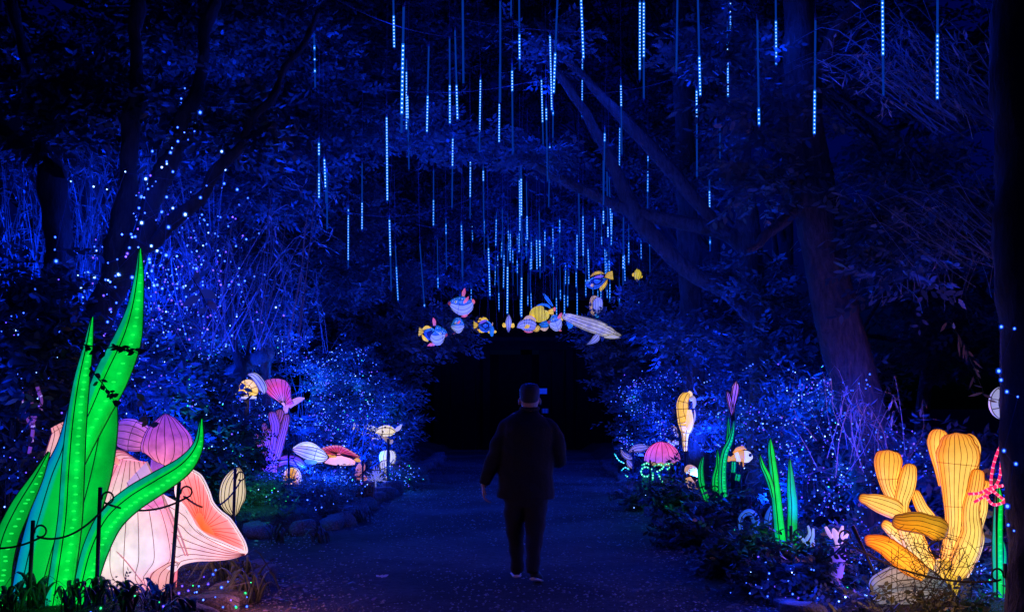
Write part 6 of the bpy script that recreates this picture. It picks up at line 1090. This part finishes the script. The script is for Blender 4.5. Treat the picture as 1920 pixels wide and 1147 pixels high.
fish('feather_star_lantern', 'blue feather-shaped lantern rising behind the angelfish', zH, 27, [('body', F_SKY, [(628, 75, 4), (675, 145, 24), (730, 220, 22), (775, 275, 6)], 0, .3, 2)])
fish('whale_lantern', 'long cream whale lantern hanging head down at the side of the path', zH, 24.5, [('body', F_WHL, [(912, 412, 36), (1000, 438, 62), (1120, 482, 80), (1300, 545, 100), (1450, 592, 102), (1600, 655, 88), (1715, 698, 50), (1810, 706, 8)], 0, .8, 6, (.82,)), ('flipper', lantern('whale_fin', [(0, (.5, .5, .6)), (1, (.25, .32, .55))], .5), [(1455, 700, 30), (1420, 755, 52), (1350, 812, 30), (1262, 852, 4)], -.5, .3, 4), ('tail_fluke', F_TEAL, [(980, 500, 10), (1030, 555, 46), (1015, 608, 12)], .0, .3), ('flipper', F_DRK, [(1500, 690, 30), (1520, 745, 34), (1510, 800, 8)], .5, .3), ('jaw', lantern('whale_jaw', [(0, (.85, .78, .5)), (1, (.6, .55, .45))], .65), [(1545, 735, 12), (1640, 728, 30), (1720, 730, 26), (1790, 742, 8)], -.1, .9, 3)], (1402, 652, .42), 6)
fish('tang_lantern', 'large blue tang lantern with yellow crest hanging above the whale', zI, 26, [('body', F_BLU, [(575, 345, 24), (470, 398, 86), (360, 430, 116), (260, 445, 82), (185, 462, 26)], 0, .4, 4), ('marking', F_DRK, [(530, 345, 20), (430, 385, 70), (330, 400, 60), (280, 420, 20)], -.13, .3), ('spot', F_BLU, [(480, 380, 8), (410, 395, 40), (345, 370, 10)], -.18, .3), ('band', F_VIO, [(360, 310, 6), (450, 298, 26), (540, 285, 8)], -.13, .3), ('tail', F_YEL, [(560, 310, 16), (635, 280, 70), (720, 270, 88)], 0, .12, 6), ('dorsal_fin', F_YEL, [(275, 300, 8), (370, 238, 28), (470, 220, 26), (565, 245, 8)], 0, .3, 3), ('anal_fin', F_YEL, [(615, 350, 8), (575, 440, 28), (505, 520, 38), (480, 580, 14)], 0, .3, 3), ('mouth', F_CRM, [(285, 480, 10), (320, 470, 34), (350, 480, 10)], -.25, .5)], (235, 375, .22), 9)
fish('butterflyfish_lantern', 'round pale fish lantern ringed with cream frills above the whale', zI, 26.5, [('body', F_STR, [(405, 700, 20), (425, 760, 88), (430, 860, 100), (425, 950, 78), (410, 1010, 24)], 0, .6, 6), ('frill', F_CRM, [(430, 690, 8), (340, 705, 34), (300, 780, 30), (290, 880, 28), (310, 960, 36), (345, 1030, 28), (370, 1045, 6)], .05, .5, 3), ('side_fin', F_CRM, [(500, 780, 6), (512, 860, 16), (480, 960, 20), (430, 1000, 22)], .05, .5), ('tail', F_TEAL, [(330, 1030, 20), (380, 1060, 56), (400, 1110, 60)], .1, .3)])
fish('angelfish_lantern', 'small yellow fish lantern with black crest hanging apart from the school', zI, 25, [('body', F_ANG, [(1205, 130, 8), (1205, 190, 56), (1210, 250, 74), (1200, 320, 60), (1195, 390, 12)], 0, .6, 5), ('side_fin', F_YEL, [(1170, 230, 16), (1130, 260, 34), (1108, 290, 10)], .02, .4), ('side_fin', F_YEL, [(1250, 280, 16), (1280, 295, 30), (1300, 290, 6)], .02, .4), ('crest', WIRE, [(1205, 60, 4), (1212, 110, 22), (1222, 160, 14)], -.12, .4)])

# ================================================================== THE PERSON walking away
zP = zm(860, 690, 2.508); PY = 10.05
CLOTH = plain('charcoal_jacket', (.012, .012, .016), .9, scale=60, bump=.3); DENIM = plain('dark_trousers', (.012, .013, .02), .85, scale=80, bump=.3); SKIN = plain('skin', (.42, .26, .2), .5, var=.08, bump=0); HAIR = plain('dark_hair', (.015, .012, .01), .55, scale=200, bump=.5); SHOE = plain('black_shoe', (.015, .015, .018), .5); SOLE = plain('white_sole', (.75, .75, .78), .6, bump=0)
def fuse(mb, name, mat, parent, voxel, smooth=2):
    """several overlapping volumes made into one continuous surface"""
    me = arr_mesh(name, np.array(mb.v) - np.array(wloc(parent)), mb.f, smooth=True); o = bpy.data.objects.new(name, me); COL.objects.link(o)
    r = o.modifiers.new('r', 'REMESH'); r.mode = 'VOXEL'; r.voxel_size = voxel; s = o.modifiers.new('s', 'SMOOTH'); s.iterations = smooth; s.factor = .5
    bpy.context.view_layer.update(); dg = bpy.context.evaluated_depsgraph_get(); nm = bpy.data.meshes.new_from_object(o.evaluated_get(dg)); o.modifiers.clear(); o.data = nm; nm.name = name; nm.materials.clear(); nm.materials.append(mat)
    nm.polygons.foreach_set('use_smooth', np.ones(len(nm.polygons), dtype=bool)); o.parent = parent; return o
pp = gnd(990, 1090); person = thing('person', 'person in dark jacket and trousers walking away along the path', 'person', (pp.x, PY, 0))
mb = MB()
def pl(st, flat, mb_=None, **kw): plimb(mb_ if mb_ is not None else mb, zP(st), PY, flat, n=18, m=28, **kw)
pl([(334, 76, 0), (334, 98, 37), (334, 125, 45), (334, 155, 44), (334, 180, 36), (334, 205, 30), (332, 230, 40)], 1.18)                  # head and neck
hp = at(*zP([(334, 150)])[0], PY); ball(mb, hp + Vector((0, .115, -.005)), .016, .026, .026); ball(mb, hp + Vector((0, .085, -.07)), .045, .03, .03); ball(mb, hp + Vector((0, .1, .035)), .05, .02, .012)
for s in (-1, 1): ball(mb, at(*zP([(334 + s * 49, 157)])[0], PY), .011, .022, .032)
pl([(325, 215, 70), (322, 260, 105), (320, 360, 105), (318, 460, 98), (318, 560, 104), (318, 625, 96)], .6)                          # trunk
for st in ([(270, 590, 46, 0), (264, 680, 42, .04), (269, 790, 32, .1), (275, 880, 26, .18), (276, 950, 22, .24)], [(360, 590, 48, 0), (360, 680, 44, -.02), (356, 790, 34, -.06), (350, 880, 27, -.14), (348, 960, 22, -.2)]): pl(st, 1.0)
pl([(238, 275, 22), (196, 335, 24), (166, 425, 24), (140, 480, 23), (120, 540, 15), (117, 556, 14)], .95); pl([(416, 275, 22), (452, 342, 22), (466, 418, 20, .02), (452, 430, 18, .18), (408, 412, 15, .36)], .95)
def hand(c, d, side, curl):
    """palm, four fingers of unequal length and a thumb leaving the side of the palm"""
    d = Vector(d).normalized(); sd = Vector(side).normalized(); nn = d.cross(sd); c = Vector(c); limb(mb, [c - d * .02, c + d * .03, c + d * .08], [.03, .04, .04], [.016, .016, .014], n=12, m=8, face=tuple(nn))
    for k, (o, l) in enumerate(((-.03, .072), (-.01, .082), (.01, .076), (.029, .06))):
        a = c + d * .075 + sd * o; b = a + d * l * .5 + nn * l * .12 * curl; e = b + d * l * .3 + nn * l * .4 * curl; f = e + d * l * .08 + nn * l * .3 * curl; tube(mb, [a, b, e, f], [.0095, .009, .008, .006], 8, 10)
    a = c + d * .015 - sd * .032; tube(mb, [a, a + d * .025 - sd * .028 + nn * .012, a + d * .06 - sd * .036 + nn * .025], [.011, .0105, .008], 8, 8)
hand(at(*zP([(116, 552)])[0], PY), (.05, .05, -1), (0, 1, .05), 1.0); hand(at(*zP([(408, 412)])[0], PY + .37), (-.6, .6, .3), (.3, .2, -1), 1.4)
fuse(mb, 'body', SKIN, person, .0062)
mb = MB()
for s in (-1, 1): ball(mb, hp + Vector((s * .033, .098, .012)), .014, .012, .01, 8, 6)
mb.build('eye', plain('eye_white', (.7, .7, .7), .3, bump=0), person); mb = MB(); ball(mb, hp + Vector((0, .108, -.048)), .026, .008, .007, 10, 6); mb.build('mouth', plain('lips', (.4, .15, .13), .5, bump=0), person)
mb = MB(); plimb(mb, zP([(334, 69, 0), (334, 88, 42), (334, 118, 48), (334, 142, 45), (334, 158, 38), (334, 168, 30)]), PY - .024, 1.1, n=22, m=24); o = fuse(mb, 'hair', HAIR, person, .009, 1)
mb = MB(); pl([(333, 180, 40), (332, 200, 48), (330, 216, 72), (328, 234, 96), (326, 262, 120), (325, 310, 132), (322, 380, 128), (318, 470, 128), (316, 560, 132), (315, 612, 136)], .66)
pl([(272, 242, 14), (230, 268, 34), (203, 325, 40), (172, 410, 40), (146, 476, 35), (120, 534, 28), (116, 546, 26)], 1.0); pl([(382, 242, 14), (424, 268, 34), (454, 328, 40), (472, 415, 38, .02), (462, 436, 34, .16), (418, 415, 25, .34)], 1.0)
A = np.array(mb.v); wv = .006 * np.sin(A[:, 2] * 26 + A[:, 0] * 14) + .004 * np.sin(A[:, 2] * 55 - A[:, 0] * 30); mb.v = [tuple(v) for v in A + np.column_stack([wv, wv, 0 * wv])]
jk = fuse(mb, 'jacket', CLOTH, person, .011, 7)
mb = MB(); tube(mb, [at(*zP([(334 + 39 * math.cos(a), 189 + 4 * math.sin(a))])[0], PY - .075 * math.sin(a)) for a in [2 * PI * k / 20 for k in range(21)]], .017, 8); mb.build('collar', CLOTH, jk)
mb = MB(); pl([(318, 560, 118), (318, 615, 108), (318, 650, 96)], .62)
for st in ([(268, 610, 54, 0), (263, 690, 50, .04), (268, 790, 40, .1), (274, 880, 33, .18), (276, 952, 30, .24)], [(362, 610, 56, 0), (362, 690, 51, -.02), (357, 790, 42, -.06), (351, 880, 34, -.14), (348, 962, 30, -.2)]): pl(st, 1.0)
A = np.array(mb.v); wv = .005 * np.sin(A[:, 2] * 40 + A[:, 0] * 20); mb.v = [tuple(v) for v in A + np.column_stack([wv, wv, 0 * wv])]; fuse(mb, 'trousers', DENIM, person, .011, 2)
def shoe(heel, toe, lift):
    h = Vector(heel); t_ = Vector(toe); d = (t_ - h); u = Vector((0, 0, 1)); mb = MB(); b = [h - d * .04 + u * .04, h + d * .12 + u * .055, h + d * .4 + u * .052, h + d * .75 + u * .038, h + d * 1.02 + u * .03]
    limb(mb, b, [.024, .041, .043, .048, .022], [.032, .05, .046, .03, .016], n=14, m=16, face=(0, 0, 1)); s = mb.build('shoe', SHOE, person); mb = MB(); limb(mb, [h - d * .07 + u * .012, h + d * .1 + u * .012, h + d * .4 + u * .012, h + d * .75 + u * .012, h + d * 1.06 + u * .014], [.026, .044, .045, .051, .024], [.014, .016, .014, .013, .01], n=12, m=14, face=(0, 0, 1)); mb.build('sole', SOLE, s)
    mb = MB(); limb(mb, [h - d * .075 + u * .075, h - d * .03 + u * .082], [.02, .022], [.008, .008], n=8, m=4, face=(0, 0, 1)); mb.build('heel_tab', SOLE, s)
lf = gnd(*zP([(274, 985)])[0]); shoe((lf.x, lf.y, .004), (lf.x - .015, lf.y + .25, .004), 0)
rf = gnd(*zP([(352, 1022)])[0]); shoe((rf.x, rf.y - .02, .05), (rf.x + .055, rf.y + .2, .0), 0)
